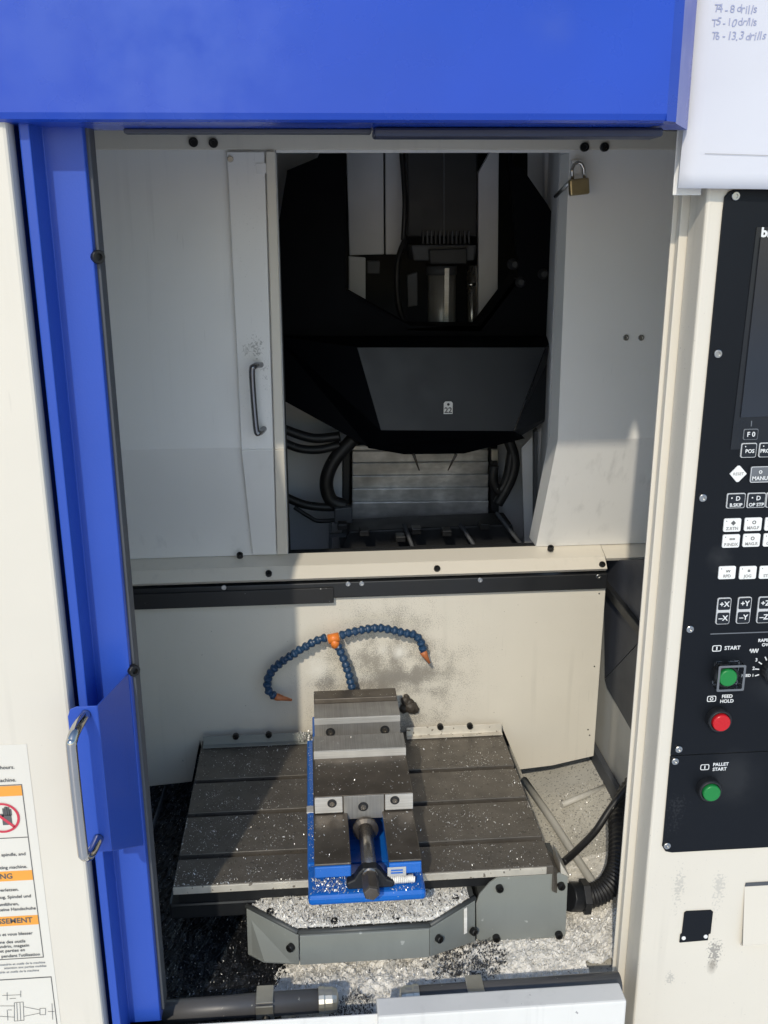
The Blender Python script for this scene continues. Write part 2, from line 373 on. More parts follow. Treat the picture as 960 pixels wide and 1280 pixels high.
# hatch door with chrome handle
def hl_(x, y): q = A(x, y, YD); return (q.x-A(284, 190, YD).x, 0, q.z-ZS)
M['hatch'] = mat('hatch_paint', (.76, .755, .735), .34, drip=.4, var=.03, vscale=4, stain_sheen=[(*hl_(322, 432), (.02, .03, .035), (.30, .30, .29), .8, 320), (*hl_(333, 470), (.014, .03, .05), (.38, .38, .37), .6, 360), (*hl_(308, 436), (.012, .03, .02), (.34, .34, .33), .6, 300)])
HX0, HX1 = A(284, 190, YD).x, A(331, 190, YD).x; HB0, HB1 = A(302, 556, YD).x, A(342, 556, YD).x; HS0, HS1 = A(316, 689, YS).x, A(345.5, 687, YS).x
ht = thing('hatch_door', 'narrow cream sliding hatch left of the window with chrome handle', 'hatch', (HX0, YD, ZS))
zt2 = A(300, 190, YD).z
part('door_leaf', MB().prism([(HB0, YD-.010, ZB-.002), (HB1, YD-.010, ZB-.002), (HX1, YD-.010, zt2), (HX0, YD-.010, zt2)], (0, .009, 0)), 'hatch', ht, .0015)
part('lower_leaf', MB().prism([(HB0, YD-.010, ZB-.003), (HB1, YD-.010, ZB-.003), (HS1, YS-.010, ZS+.004), (HS0, YS-.010, ZS+.004)], (0, .007, .004)), 'cream_grey', ht, .001)
part('edge_rail', MB().prism([(HB1+.002, YD-.014, ZB-.002), (XLB-.001, YD-.014, ZB-.002), (XL-.001, YD-.014, zt2), (HX1+.002, YD-.014, zt2)], (0, .013, 0)), 'cream', ht, .0015)
part('edge_rail', MB().prism([(HB1+.002, YD-.014, ZB-.003), (XLB-.001, YD-.014, ZB-.003), (XLS-.001, YS-.014, ZS+.004), (HS1+.002, YS-.014, ZS+.004)], (0, .011, .006)), 'cream', ht, .001)
yh = YD-.010
h1, h2 = A(326, 456, yh), A(330, 536, yh)
hp = [h1, A(318, 458, yh-.028), A(315, 468, yh-.032), A(320, 534, yh-.032), A(324, 541, yh-.028), h2]
part('handle', MB().tube(smooth_path(hp, 6), .0052, 12), 'chrome_dark', ht)
inst('screw', B_steel, ht, A(288, 199, yh), TOCAM)
part('latch_plate', MB().box(A(320, 205, yh).x, A(333, 205, yh).x, yh-.002, yh-.0005, A(326, 217, yh).z, A(326, 204, yh).z), 'cream_grey', ht, .0005)

# padlock
pk = thing('padlock', 'small brass padlock hanging from the hasp at the upper right window edge', 'padlock', A(723, 234, YD-.03))
c = A(723, 234, YD-.03); t_ = R(6)
def rot2(x, z): return (c.x+x*math.cos(t_)-z*math.sin(t_), c.z+x*math.sin(t_)+z*math.cos(t_))
lp = [rot2(x, z) for x, z in ((-.0165, -.0125), (.0165, -.0125), (.0165, .0135), (-.0165, .0135))]
part('body', MB().prism([(x, YD-.040, z) for x, z in lp], (0, .014, 0)), 'brass', pk, .003)
sh = [rot2(-.010, .013), rot2(-.010, .028), rot2(-.006, .036), rot2(.0, .039), rot2(.006, .036), rot2(.010, .028), rot2(.010, .013)]
part('shackle', MB().tube([(x, YD-.033, z) for x, z in sh], .0028, 8), 'chrome', pk)

# ------------------------------------------------------------------ inside the window: tool magazine
ym = 2.12
mg = thing('tool_magazine', 'black octagonal tool magazine cover marked 22 behind the window', 'tool magazine', (.2, ym, -.4))
outer = [(358, 214), (440, 180), (640, 180), (662, 205), (712, 262), (716, 420), (690, 520), (650, 546), (476, 546), (352, 470), (345, 330)]
hole = [(432, 150), (432, 362), (512, 407), (600, 408), (652, 345), (652, 230), (640, 150)]
Lp = [A(x, y, ym) for x, y in [(432, 100), (397, 197), (359, 213), (349, 276), (345, 330), (345, 430), (355, 470), (476, 500), (650, 500), (700, 430), (716, 400), (704, 292), (684, 255), (655, 213), (640, 205), (640, 150), (632, 150), (648, 345), (600, 408), (512, 407), (432, 362)]]
part('ring_cover', MB().prism(Lp, (0, .015, 0)), 'mag_black', mg)
part('ring_rim', MB().prism([A(x, y, ym) for x, y in ((432, 362), (512, 407), (600, 408), (648, 345), (648, 352), (601, 414), (511, 413), (432, 369))], (0, .10, 0)), 'mag_black', mg)
yc = 2.02
f_ = [A(446, 434, yc), A(682, 434, yc), A(642, 539, yc-.03), A(476, 538, yc-.03)]
part('front_cover', MB().prism(f_, (0, .012, 0)), 'mag_front', mg, .001)
g_ = [A(683, 434, yc), A(700, 420, ym-.01), A(693, 519, ym-.03), A(651, 545, ym-.06), A(643, 539, yc-.03)]
part('side_facet', MB().add(g_, [(0, 1, 2, 3, 4)]), 'mag_front', mg)
part('side_facet', MB().add([A(446, 434, yc), A(476, 538, yc-.03), A(462, 560, ym-.06), A(353, 500, ym-.01), A(345, 420, ym-.01)], [(0, 1, 2, 3, 4)]), 'mag_black', mg)
part('top_facet', MB().add([A(446, 434, yc), A(682, 434, yc), A(700, 420, ym-.01), A(345, 420, ym-.01)], [(0, 1, 2, 3)]), 'mag_black', mg)
part('underside', MB().prism([A(476, 538, yc-.02), A(642, 539, yc-.02), A(656, 548, yc+.02), A(606, 560, yc+.05), A(580, 567, yc+.05), A(505, 568, yc+.05), A(460, 560, yc+.03)], (0, .05, 0)), 'mag_black', mg)
tg = A(560, 509.5, yc-.024)
tgo = part('number_tag', MB().prism([(tg.x-.0095, yc-.027, tg.z-.013), (tg.x+.0095, yc-.027, tg.z-.013), (tg.x+.0095, yc-.027, tg.z+.010), (tg.x+.006, yc-.027, tg.z+.0135), (tg.x-.006, yc-.027, tg.z+.0135), (tg.x-.0095, yc-.027, tg.z+.010)], (0, .001, 0)), 'tag', mg)
text('number', '22', (tg.x, yc-.0275, tg.z-.0055), .0165, 'print_dark', tgo, bold=.0004)
part('tag_rivet', MB().lathe([(.0028, 0), (.0028, .002)], (tg.x, yc-.0275, tg.z+.0075), (0, -1, 0), 10), 'black', tgo)
for (x, y) in ((388, 468), (393, 471), (391, 463)): inst('screw', B_steel, mg, A(x, y, ym-.011), TOCAM)
for q, (x, y) in enumerate(((648, 352), (676, 342), (640, 330))):
    part('tool_gripper', MB().lathe([(.012, 0), (.012, .02), (.006, .03)], A(x, y, ym+.02), (0, -1, 0), 12), 'inner_dark', mg)

# spindle head and its column
ys = 2.42
sp = thing('spindle_head', 'dark spindle head with steel cylinders between pale grey column covers', 'spindle head', (.2, ys, -.3))
def slab(name, pts, y, d, mt, par, bev=0.): return part(name, MB().prism([A(x, yy, y) for x, yy in pts], (0, d, 0)), mt, par, bev)
slab('column_cover', [(431, 120), (479, 120), (480, 318), (437, 319)], ys, .02, 'inner_grey', sp, .002)
slab('column_cover', [(481, 120), (506, 120), (504, 318), (482, 318)], ys+.02, .02, 'inner_grey', sp, .002)
slab('lower_cover', [(436, 320), (457, 322), (457, 400), (436, 400)], ys-.01, .02, 'inner_grey', sp, .002)
slab('side_cover', [(598, 215), (624, 170), (622, 395), (598, 420)], ys-.02, .02, 'inner_grey', sp, .002)
slab('head_casting', [(508, 120), (598, 120), (596, 296), (510, 296)], ys-.03, .10, 'inner_dark', sp, .004)
slab('head_groove', [(554, 120), (556, 120), (556, 292), (554, 292)], ys-.034, .004, 'gasket', sp)
for k in range(12):
    x = 528+k*5.2
    slab('fin', [(x, 289), (x+2, 289), (x+2, 305), (x, 305)], ys-.045, .01, 'gasket' if k % 3 else 'inner_dark', sp)
slab('head_block', [(514, 306), (596, 306), (593, 326), (517, 326)], ys-.06, .12, 'gasket', sp, .004)
slab('head_flange', [(536, 312), (584, 310), (584, 330), (538, 330)], ys-.08, .03, 'inner_dark', sp, .003)
c0 = A(552, 332, ys-.02); c1 = A(552, 470, ys-.02)
part('spindle_nose', MB().tube([c0, c1], .034, 28), 'steel', sp)
part('nose_highlight', MB().box(c0.x+.002, c0.x+.014, c0.y-.037, c0.y-.030, c1.z, c0.z-.004), 'steel_bright', sp, .001)  # bright strip stands in for the highlight down the nose cylinder
part('nose_ring', MB().tube([c0, c0.lerp(c1, .08)], .037, 28), 'gasket', sp)
c0 = A(590, 332, ys-.02); c1 = A(590, 470, ys-.02)
part('cylinder', MB().tube([c0, c1], .013, 16), 'steel_shaft', sp)
c0 = A(589, 353, ys-.022); c1 = A(589, 358, ys-.022)
part('cylinder_ring', MB().tube([c0, c1], .0155, 16), 'chrome', sp)
slab('sensor_box', [(509, 344), (522, 340), (522, 382), (510, 384)], ys-.05, .02, 'gasket', sp, .002)
slab('sensor_box', [(459, 326), (475, 326), (475, 342), (459, 342)], ys-.02, .02, 'gasket', sp, .002)
part('cable', MB().tube(smooth_path([A(506, 300, ys-.04), A(497, 330, ys-.06), A(498, 380, ys-.06), A(512, 420, ys-.05)]), .007, 8), 'rubber', sp)
part('cable', MB().tube(smooth_path([A(502, 190, ys-.03), A(506, 250, ys-.05), A(504, 300, ys-.05)]), .006, 8), 'rubber', sp)
# steel way cover of overlapping slats
yw = 2.33
wc = thing('way_cover', 'silver telescopic way cover of overlapping slats below the magazine', 'way cover', (.2, yw, -.6))
rows = [556, 563, 578, 594, 610, 627, 652]
for k in range(len(rows)-1):
    y0, y1 = rows[k], rows[k+1]; yy = yw-.012*k
    slab('slat', [(440, y0+1), (611, y0-1), (610, y1-1), (440, y1+1)], yy, .010, 'slat', wc, .0025)
slab('way_rail', [(428, 556), (438, 556), (437, 655), (428, 655)], yw-.02, .04, 'inner_dark', wc, .003)
slab('way_rail', [(613, 560), (622, 560), (624, 640), (613, 640)], yw-.02, .04, 'inner_dark', wc, .003)
slab('bracket', [(414, 538), (432, 536), (430, 560), (416, 560)], yw-.06, .012, 'inner_grey', wc, .002)
slab('bracket', [(615, 562), (623, 562), (623, 576), (615, 576)], yw-.06, .012, 'zinc', wc, .002)
for (x, y, x2, y2) in ((517, 568, 524, 588), (570, 568, 560, 588)):
    part('nozzle', MB().tube([A(x, y, 2.0), A(x2, y2, 2.02)], [.0035, .0012], 8), 'mud', wc)
tb = thing('inner_table', 'dark worktable inside the machine below the silver way cover', 'table', (.2, 2.2, -.9))
slab('table_front', [(436, 664), (640, 655), (650, 690), (425, 690)], 2.12, .10, 'inner_dark', tb, .004)
for (a_, b_) in (((505, 655), (518, 690)), ((575, 655), (598, 690)), ((620, 640), (652, 682))):
    part('ridge', MB().tube([A(*a_, 2.10), A(*b_, 2.06)], .005, 6), 'gasket', tb)
for k in range(6):
    x = 432+k*33+random.uniform(-12, 12); y = 660+random.uniform(-6, 14)
    part('clamp_block', MB().box(*(lambda q: (q.x-.010, q.x+.012, 2.06, 2.09, q.z-.008, q.z+.006))(A(x, y, 2.07))), random.choice(['black', 'inner_dark']), tb, .002)
# hoses
for (P_, r_, lab) in (
    ([(345, 532), (370, 542), (395, 548), (425, 545)], .011, 'upper black hose crossing the grey wall at the lower left of the window'),
    ([(345, 548), (372, 560), (398, 562), (425, 556)], .010, 'second black hose just under the upper hose at the left of the window'),
    ([(442, 548), (418, 575), (408, 602), (414, 625), (432, 632)], .016, 'thick black hose looping beside the left end of the way cover'),
    ([(350, 618), (378, 630), (405, 634), (430, 633)], .010, 'lowest black hose running to the left end of the way cover'),
    ([(368, 634), (385, 645), (398, 651), (420, 650)], .005, 'thin black cable curling under the lowest hose by the window'),
    ([(618, 582), (616, 600), (624, 614), (634, 596), (640, 560)], .011, 'black hose looped at the right end of the way cover'),
    ([(634, 545), (643, 575), (638, 600), (622, 630)], .013, 'black hose hanging beside the right inner wall')):
    top('hose', MB().tube(smooth_path([A(x, y, 2.18) for x, y in P_]), r_, 10), 'rubber', lab, 'hose', A(P_[0][0], P_[0][1], 2.18))
part('inner_panel', MB().prism([A(x, y, 2.32) for x, y in ((335, 470), (434, 470), (434, 720), (335, 720))], (0, .004, 0)), 'inner_grey', en)
part('inner_panel', MB().prism([A(x, y, 2.36) for x, y in ((622, 500), (700, 500), (700, 720), (622, 720))], (0, .004, 0)), 'inner_grey', en)
part('inner_panel', MB().prism([A(x, y, 2.5) for x, y in ((300, 100), (428, 100), (428, 330), (300, 330))], (0, .004, 0)).prism([A(x, y, 2.5) for x, y in ((628, 100), (760, 100), (760, 330), (628, 330))], (0, .004, 0)) if False else MB().prism([A(x, y, 2.3) for x, y in ((320, 100), (400, 100), (400, 330), (320, 330))], (0, .004, 0)), 'inner_grey', en)
part('inner_panel', MB().prism([A(x, y, 2.3) for x, y in ((660, 100), (740, 100), (740, 300), (660, 300))], (0, .004, 0)), 'inner_grey', en)
v_ = thing('valve_manifold', 'small dark valve fittings at the lower left end of the way cover', 'valve', A(425, 640, 2.15))
slab('valve_body', [(418, 636), (440, 634), (441, 654), (418, 655)], 2.15, .03, 'gasket', v_, .003)
slab('valve_stem', [(411, 655), (415, 655), (415, 686), (411, 686)], 2.14, .01, 'gasket', v_, .001)
slab('valve_arm', [(411, 668), (438, 667), (438, 671), (411, 673)], 2.13, .01, 'gasket', v_, .001)
wd_ = thing('inner_side_panel', 'grey folded sheet standing right of the way cover inside the window', 'panel', A(655, 600, 2.1))
slab('sheet', [(652, 560), (690, 520), (690, 690), (656, 690)], 2.15, .004, 'inner_grey', wd_)
slab('edge_fold', [(668, 540), (672, 536), (672, 690), (668, 690)], 2.12, .02, 'gasket', wd_, .001)
pl_ = thing('inner_post', 'grey post with a slanted end at the upper right behind the window', 'post', A(684, 220, 2.3))
slab('post', [(681, 180), (686, 180), (686, 255), (681, 248)], 2.25, .02, 'inner_grey', pl_, .001)

# ------------------------------------------------------------------ pallet divider plate (turns with the table)
pp = thing('splash_plate', 'cream splash plate standing behind the slotted table, speckled with chip stains', 'splash plate', (.1, YP, ZT))
def loc_(x, y): q = A(x, y, YP); return (q.x-.1, 0, q.z-ZT)
grey, pale = (.20, .195, .18), (.72, .70, .64)
M['plate'] = mat('stained_cream_paint', (.67, .635, .555), .38, drip=.3, var=.03, vscale=6, bump=.05, bscale=600,
    speck=[((.30, .27, .22), 150, .745), ((.22, .20, .17), 55, .775)],
    stain_sheen=[(*loc_(520, 840), .11, (.22, .215, .20), .5, 460), (*loc_(490, 848), .055, (.27, .26, .24), .3, 0), (*loc_(545, 838), .05, (.33, .32, .29), .2, 0),
           (*loc_(410, 855), .06, (.25, .24, .22), .7, 420), (*loc_(490, 840), .26, (.26, .24, .21), .6, 560), (*loc_(480, 850), .24, (.24, .22, .19), .5, 380),
           (*loc_(396, 836), .030, (.84, .82, .76), .9, 0), (*loc_(500, 815), .022, (.82, .80, .74), .8, 0), (*loc_(478, 812), .018, (.82, .80, .74), .6, 0)])
plate_px = [(163, 752), (757, 736), (742, 945), (690, 957), (650, 962), (628, 910), (628, 925), (252, 937), (250, 925), (240, 977), (186, 983)]
part('plate', MB().prism([A(x, y, YP) for x, y in plate_px], (0, .004, 0)), 'plate', pp, .0008)
part('plate_fold', MB().prism([A(163, 752, YP), A(757, 736, YP), A(757, 734, YP+.03), A(163, 750, YP+.03)], (0, .0001, .002)), 'plate', pp)
sb = part('seal_bar', MB().box(-.352, .571, YP-.012, YP+.02, A(460, 743.5, YP).z, A(460, 724, YP).z), 'black', pp, .002)
for x in (280, 435, 452, 600, 748):
    y = 734-(x-280)*.029; inst('screw', B_steel, sb, A(x, y, YP-.012), TOCAM)
part('seal_wiper', MB().box(-.352, .035, YP-.016, YP-.0125, A(300, 754, YP).z, A(300, 735, YP).z), 'rubber', pp, .001)
part('end_clip', MB().box(-.358, -.350, YP-.02, YP+.01, A(163, 757, YP).z, A(163, 733, YP).z), 'zinc', pp, .001)
for (x, y) in ((749, 742), (743, 833), (735, 912), (737, 919)):
    inst('screw', bolt_mesh('screw', .0016, .001, 'blackbolt', False) if x == 749 else bpy.data.meshes['screw.001'] if False else B_dot if 'B_dot' in globals() else globals().setdefault('B_dot', bolt_mesh('screw', .0016, .001, 'blackbolt', False)), pp, A(x, y, YP), TOCAM)
yb = YP-.030
for (x0, x1) in ((254, 389), (508, 627)):
    p0 = G(x0, 926 if x0 < 400 else 913, ZT); 
    xa, xb = A(x0, 925, yb).x, A(x1, 915, yb).x
    br = part('angle_strip', MB().sheet([(yb-.012, ZT+.0015), (yb, ZT+.003), (yb+.003, ZT+.020)], xa, xb, .002), 'table_edge' if x0 > 400 else 'grey_paint', pp, .0005)
for (x, y) in ((295, 921), (336, 919), (550, 909), (587, 908)):
    inst('bolt', B_black, pp, A(x, y, yb)+Vector((0, 0, .003)), TOCAM)

# ------------------------------------------------------------------ slotted pallet table
tx0, tx1, ty0, ty1 = -.233, .3675, 1.297, 1.748
pt = thing('slotted_table', 'dark oily pallet table with T slots under the blue vise', 'machine table', (.067, 1.52, ZT-.06))
slots = [G(330, 973, ZT).y, G(330, 1014.5, ZT).y, G(330, 1066, ZT).y]
ed = [ty0]+sorted(slots)+[ty1]; sw = .0065
for k in range(4):
    y0 = ed[k]+(sw if k else .003); y1 = ed[k+1]-(sw if k < 3 else 0)
    part('table_strip', MB().box(tx0, tx1, y0, y1, ZT-.016, ZT), 'table', pt, .0012)
part('front_edge', MB().box(tx0, tx1-.012, ty0, ty0+.0028, ZT-.013, ZT-.0006), 'table_edge', pt, .0006)
part('table_core', MB().box(tx0+.004, tx1-.004, ty0+.022, ty1-.004, ZT-.045, ZT-.0165), 'black', pt)
part('pallet_base', MB().box(tx0-.012, -.10, ty0+.020, ty1-.05, ZT-.075, ZT-.046), 'black', pt, .004)
part('pallet_hub', MB().lathe([(.16, 0), (.16, .07)], (.07, 1.53, ZT-.12), (0, 0, 1), 32), 'inner_dark', pt)
cp = [G(690, 1083, ZT-.012), G(700, 1098, ZT-.03), G(706, 1126, ZT-.05)]
part('corner_guard', MB().prism([(tx1, 1.30, ZT-.002), (tx1+.012, 1.31, ZT-.02), (tx1+.016, 1.31, ZT-.065), (tx1, 1.30, ZT-.05)], (0, .05, 0)), 'table', pt, .002)

# ------------------------------------------------------------------ vise
vx = .070
vz = ZT; WZ = ZT+.073
vi = thing('machine_vise', 'blue machine vise with bright steel jaws clamped on the slotted table', 'vise', (vx, 1.45, ZT))
hw = .0765
part('base', MB().box(-.0235, .1545, 1.233, 1.310, ZT+.001, ZT+.019)
     , 'vise_blue', vi, .006, 3)
part('base_flange', MB().box(-.0245, -.008, 1.312, 1.700, ZT+.001, ZT+.0185), 'vise_blue', vi, .004)
part('base_flange', MB().box(.148, .1535, 1.312, 1.700, ZT+.001, ZT+.0185), 'vise_blue', vi, .002)
part('flange_slot', MB().box(-.0255, -.0075, 1.452, 1.472, ZT+.016, ZT+.0197), 'steel_bright', vi, .001)
part('way', MB().box(-.013, .042, 1.236, 1.60, WZ-.004, WZ), 'steel_dark', vi, .0015)
part('way', MB().box(.098, .1475, 1.236, 1.60, WZ-.004, WZ), 'steel_dark', vi, .0015)
part('way_support', MB().box(-.0128, .0418, 1.2345, 1.70, WZ-.0235, WZ-.0045), 'vise_blue', vi, .002)
part('way_support', MB().box(.0982, .1473, 1.2345, 1.70, WZ-.0235, WZ-.0045), 'vise_blue', vi, .002)
part('bed_wall', MB().box(-.006, .030, 1.285, 1.70, ZT+.0195, WZ-.024), 'vise_blue', vi, .002)
part('bed_wall', MB().box(.110, .142, 1.285, 1.70, ZT+.0195, WZ-.024), 'vise_blue', vi, .002)
part('bed_floor', MB().box(.031, .109, 1.311, 1.69, ZT+.012, ZT+.0185), 'vise_blue', vi)
# movable jaw
mj0 = 1.366
JZ = ZT+.104; PZ = ZT+.1185
jaw = part('movable_jaw', MB().box(-.0105, .148, mj0, 1.482, WZ+.001, JZ), 'steel_dark', vi, .0012)
for (xa, xb) in ((-.0105, .034), (.103, .148)):
    part('jaw_front', MB().box(xa, xb, mj0-.003, mj0-.0003, WZ+.002, JZ-.001), 'steel_bright', vi, .0006)
part('jaw_center', MB().box(.036, .101, mj0-.002, mj0-.0003, WZ-.012, JZ-.001), 'steel', vi, .0006)
def hole(x, y, Y, r, ring='steel'):
    q = A(x, y, Y)
    part('bolt_hole', MB().lathe([(r, 0), (r, .0012), (r*.86, .0012), (r*.80, .0003)], (q.x, Y, q.z), (0, -1, 0), 20), 'inner_dark', vi)
    part('bolt_head', MB().lathe([(r*.55, 0), (r*.55, .0018), (r*.30, .0018), (r*.28, .0008)], (q.x, Y, q.z-r*.12), (0, -1, 0), 14), 'steel_shaft', vi)
hole(415, 1004, mj0-.003, .0075); hole(493.5, 1000, mj0-.003, .0075); hole(454, 1008, mj0-.002, .0082)
part('jaw_plate', MB().box(-.0105, .1485, 1.483, 1.534, WZ+.002, PZ), 'steel', vi, .001)
part('jaw_plate_face', MB().box(-.0105, .1485, 1.4815, 1.4828, JZ-.001, PZ-.0012), 'steel_bright', vi, .0003)
# fixed jaw
part('fixed_jaw', MB().box(-.0085, .1485, 1.655, 1.690, ZT+.004, ZT+.128), 'steel_dark', vi, .0015)
part('jaw_plate', MB().box(-.0085, .1495, 1.598, 1.6545, WZ+.001, PZ), 'steel', vi, .001)
part('jaw_plate_step', MB().box(-.0085, .1495, 1.5965, 1.5977, PZ-.0125, PZ-.0008), 'steel_bright', vi, .0003)
hole(413, 915, 1.597, .0085); hole(481, 912, 1.597, .0085)
# screw
sc = A(458, 1110, 1.22); 
xs = .070; zs = ZT+.043
part('lead_screw', MB().tube([(xs, 1.364, zs+.008), (xs, 1.240, zs+.001)], .0115, 20), 'steel_shaft', vi)
part('screw_collar', MB().lathe([(.019, 0), (.021, .004), (.021, .009), (.015, .012)], (xs, 1.362, zs+.004), (0, -1, 0), 20), 'steel_dark', vi)
part('screw_bracket', MB().prism([(xs+x, 1.243, ZT+.0195+z) for x, z in ((-.034, 0), (.036, 0), (.038, .010), (.026, .016), (.017, .030), (.010, .037), (-.010, .037), (-.017, .030), (-.024, .018), (-.036, .012))], (0, .016, 0)), 'black', vi, .003)
part('screw_hex', MB().lathe([(.0132, 0), (.0132, .036), (.0112, .040)], (xs, 1.243, zs-.001), (0, -1, -.03), 6), 'steel_dark', vi, .0008)
q = A(496, 1089, 1.2340)
npl = part('name_plate', MB().box(q.x-.014, q.x+.014, 1.2328, 1.2343, q.z-.0075, q.z+.0075), 'steel_bright', vi, .0004)
part('plate_print', MB().box(q.x-.009, q.x+.009, 1.2322, 1.2327, q.z-.003, q.z-.0005).box(q.x-.009, q.x+.009, 1.2322, 1.2327, q.z+.0015, q.z+.004), 'vise_blue', npl)

# ------------------------------------------------------------------ segmented coolant hose
yl = 1.722
lo = thing('coolant_hose', 'blue segmented coolant hose with orange tee and two orange nozzles behind the vise', 'coolant hose', A(440, 868, yl))
SEG = MB()
SEG.lathe([(.0052, -.0078), (.0084, -.0060), (.0088, -.0030), (.0074, .0005), (.0056, .0028), (.0056, .0078)], (0, 0, 0), (0, 0, 1), 20)
segm = mesh_of(SEG, 'hose_segment', M['hose_blue'])
def run(pts, y0=yl, step=.0128):
    P = smooth_path([A(x, y, y0+(k*.0)) for k, (x, y) in enumerate(pts)], 20)
    d = 0; acc = 0; out = []
    for a_, b_ in zip(P, P[1:]):
        acc += (b_-a_).length
        if acc >= step:
            acc -= step; t = (b_-a_).normalized()
            t = (t+Vector((random.uniform(-.12, .12), random.uniform(-.1, .1), random.uniform(-.12, .12)))).normalized(); inst('hose_segment', segm, lo, b_+Vector((random.uniform(-.0006, .0006), 0, random.uniform(-.0006, .0006))), t.to_track_quat('Z', 'Y')); out.append(b_)
    return P
def frac(P): return P[-1], (P[-1]-P[-3]).normalized()
run([(442, 872), (438, 850), (430, 825), (420, 803)])
PL = run([(412, 797), (395, 801), (368, 817), (345, 833), (335, 848), (336, 863), (345, 871)])
PR = run([(421, 796), (440, 790), (472, 785), (500, 790), (520, 795), (528, 807), (529, 815)])
for (P_, e) in ((PL, (365, 875)), (PR, (537, 829))):
    q, t = frac(P_); tip = A(*e, yl-.004)
    d = (tip-q); part('nozzle', MB().tube([q-d*.05, q+d*.15, q+d*.35, tip], [.0072, .0072, .0055, .0022], 14), 'nozzle', lo)
ctr = A(417, 799, yl)
part('tee_fitting', MB().tube([A(410, 799, yl), A(424, 796, yl)], .0092, 14).tube([ctr, A(420, 808, yl)], .0088, 14), 'hose_orange', lo)

# oily clump on the plate
cl = MB()
for (x, y, r_) in ((507, 876, .010), (513, 884, .014), (505, 886, .010), (518, 887, .010), (511, 879, .010), (508, 871, .006)):
    q = A(x, y, YP-.006); vs_ = []
    bm = bmesh.new(); bmesh.ops.create_icosphere(bm, subdivisions=2, radius=r_)
    for v in bm.verts: v.co = Vector((v.co.x, v.co.y*.7, v.co.z))*random.uniform(.86, 1.15)+q
    cl.add([v.co.copy() for v in bm.verts], [tuple(v.index for v in f.verts) for f in bm.faces], True); bm.free()
top('swarf_clump', cl, 'mud', 'dark brown clump of oily swarf stuck on the cream plate right of the vise', 'swarf', A(512, 882, YP))

# ------------------------------------------------------------------ grey guard box in front of the table
ZG = -1.033
gb = thing('guard_box', 'grey painted guard box below the table front with white chips on it', 'guard box', (.06, 1.28, -1.1))
tA, tB, tC, tD = G(373, 1170, ZG), G(308, 1136, ZG), G(537.5, 1161, ZG), G(594, 1126, ZG)
bA, bA2, bB = A(373.5, 1206, tA.y), A(330, 1203, tA.y+.03), A(310, 1193, tB.y)
bC, bD = A(537.5, 1196, tC.y), A(594, 1177, tD.y)
part('left_plate', MB().prism([tB, tA, bA, bA2, bB], (.0008, .003, 0)), 'grey_paint', gb, .0006)
part('front_plate', MB().prism([tA+Vector((.002, -.001, 0)), tC+Vector((-.001, -.001, 0)), bC+Vector((-.001, -.001, 0)), bA+Vector((.002, -.001, 0))], (0, .004, 0)), 'grey_paint', gb, .0006)
part('right_plate', MB().prism([tC, tD, bD, bC], (-.0008, .003, 0)), 'grey_paint', gb, .0006)
tl = [tB+Vector((.002, .004, -.002)), tA+Vector((0, .004, -.002)), tC+Vector((0, .004, -.002)), tD+Vector((0, .004, -.002)), Vector((tD.x, 1.40, ZG-.002)), Vector((tB.x, 1.40, ZG-.002))]
part('top_plate', MB().prism(tl, (0, 0, -.003)), 'grey_top', gb)
rim = MB()
for a_, b_ in ((tB, tA), (tA, tC), (tC, tD)):
    rim.tube([a_+Vector((0, .006, .001)), b_+Vector((0, .006, .001))], .0045, 6)
part('top_rim', rim, 'grey_top', gb)
YV = 1.312
cov = [(595, 1130), (599, 1119), (612, 1104), (622, 1097), (700, 1092), (710, 1096), (707, 1168), (703, 1172), (600, 1177), (596, 1174)]
part('cover_plate', MB().prism([A(x, y, YV-.006) for x, y in cov], (0, .004, 0)), 'grey_paint', gb, .0008)
part('cover_body', MB().prism([A(x, y, YV-.002) for x, y in [(600, 1125), (622, 1103), (706, 1100), (702, 1168), (602, 1172)]], (0, .10, 0)), 'grey_top', gb)
part('side_flange', MB().prism([A(700, 1077, YV-.004), A(711, 1095, YV-.004), A(711, 1104, YV-.004), A(702, 1104, YV-.004)], (0, .05, 0)), 'table_edge', gb, .001)
for (x, y) in ((624, 1109), (701, 1106), (620, 1171), (698, 1167)): inst('bolt', B_black, gb, A(x, y, YV-.006), TOCAM)
lq = (tC+bC)/2
n_l = ((tA-tB).cross(Vector((0, 0, 1)))).normalized(); n_r = ((tD-tC).cross(Vector((0, 0, 1)))).normalized()
inst('bolt', B_black, gb, A(365, 1183, tA.y+.007), n_l.to_track_quat('Z', 'Y'))
inst('bolt', B_black, gb, A(547, 1172, tC.y+.009), n_r.to_track_quat('Z', 'Y'))
inst('bolt', B_black, gb, A(590, 1163, tD.y-.008), n_r.to_track_quat('Z', 'Y'))
part('weld_strip', MB().prism([A(580, 1137, tD.y-.018), A(584, 1135, tD.y-.018), A(584, 1166, tD.y-.018), A(580, 1168, tD.y-.018)], (0, .002, 0)), 'chip_white', gb)
for (x, y) in ((338, 1143), (418, 1155), (495, 1151), (569, 1126)): inst('bolt', B_black, gb, G(x, y, ZG-.001), UP)

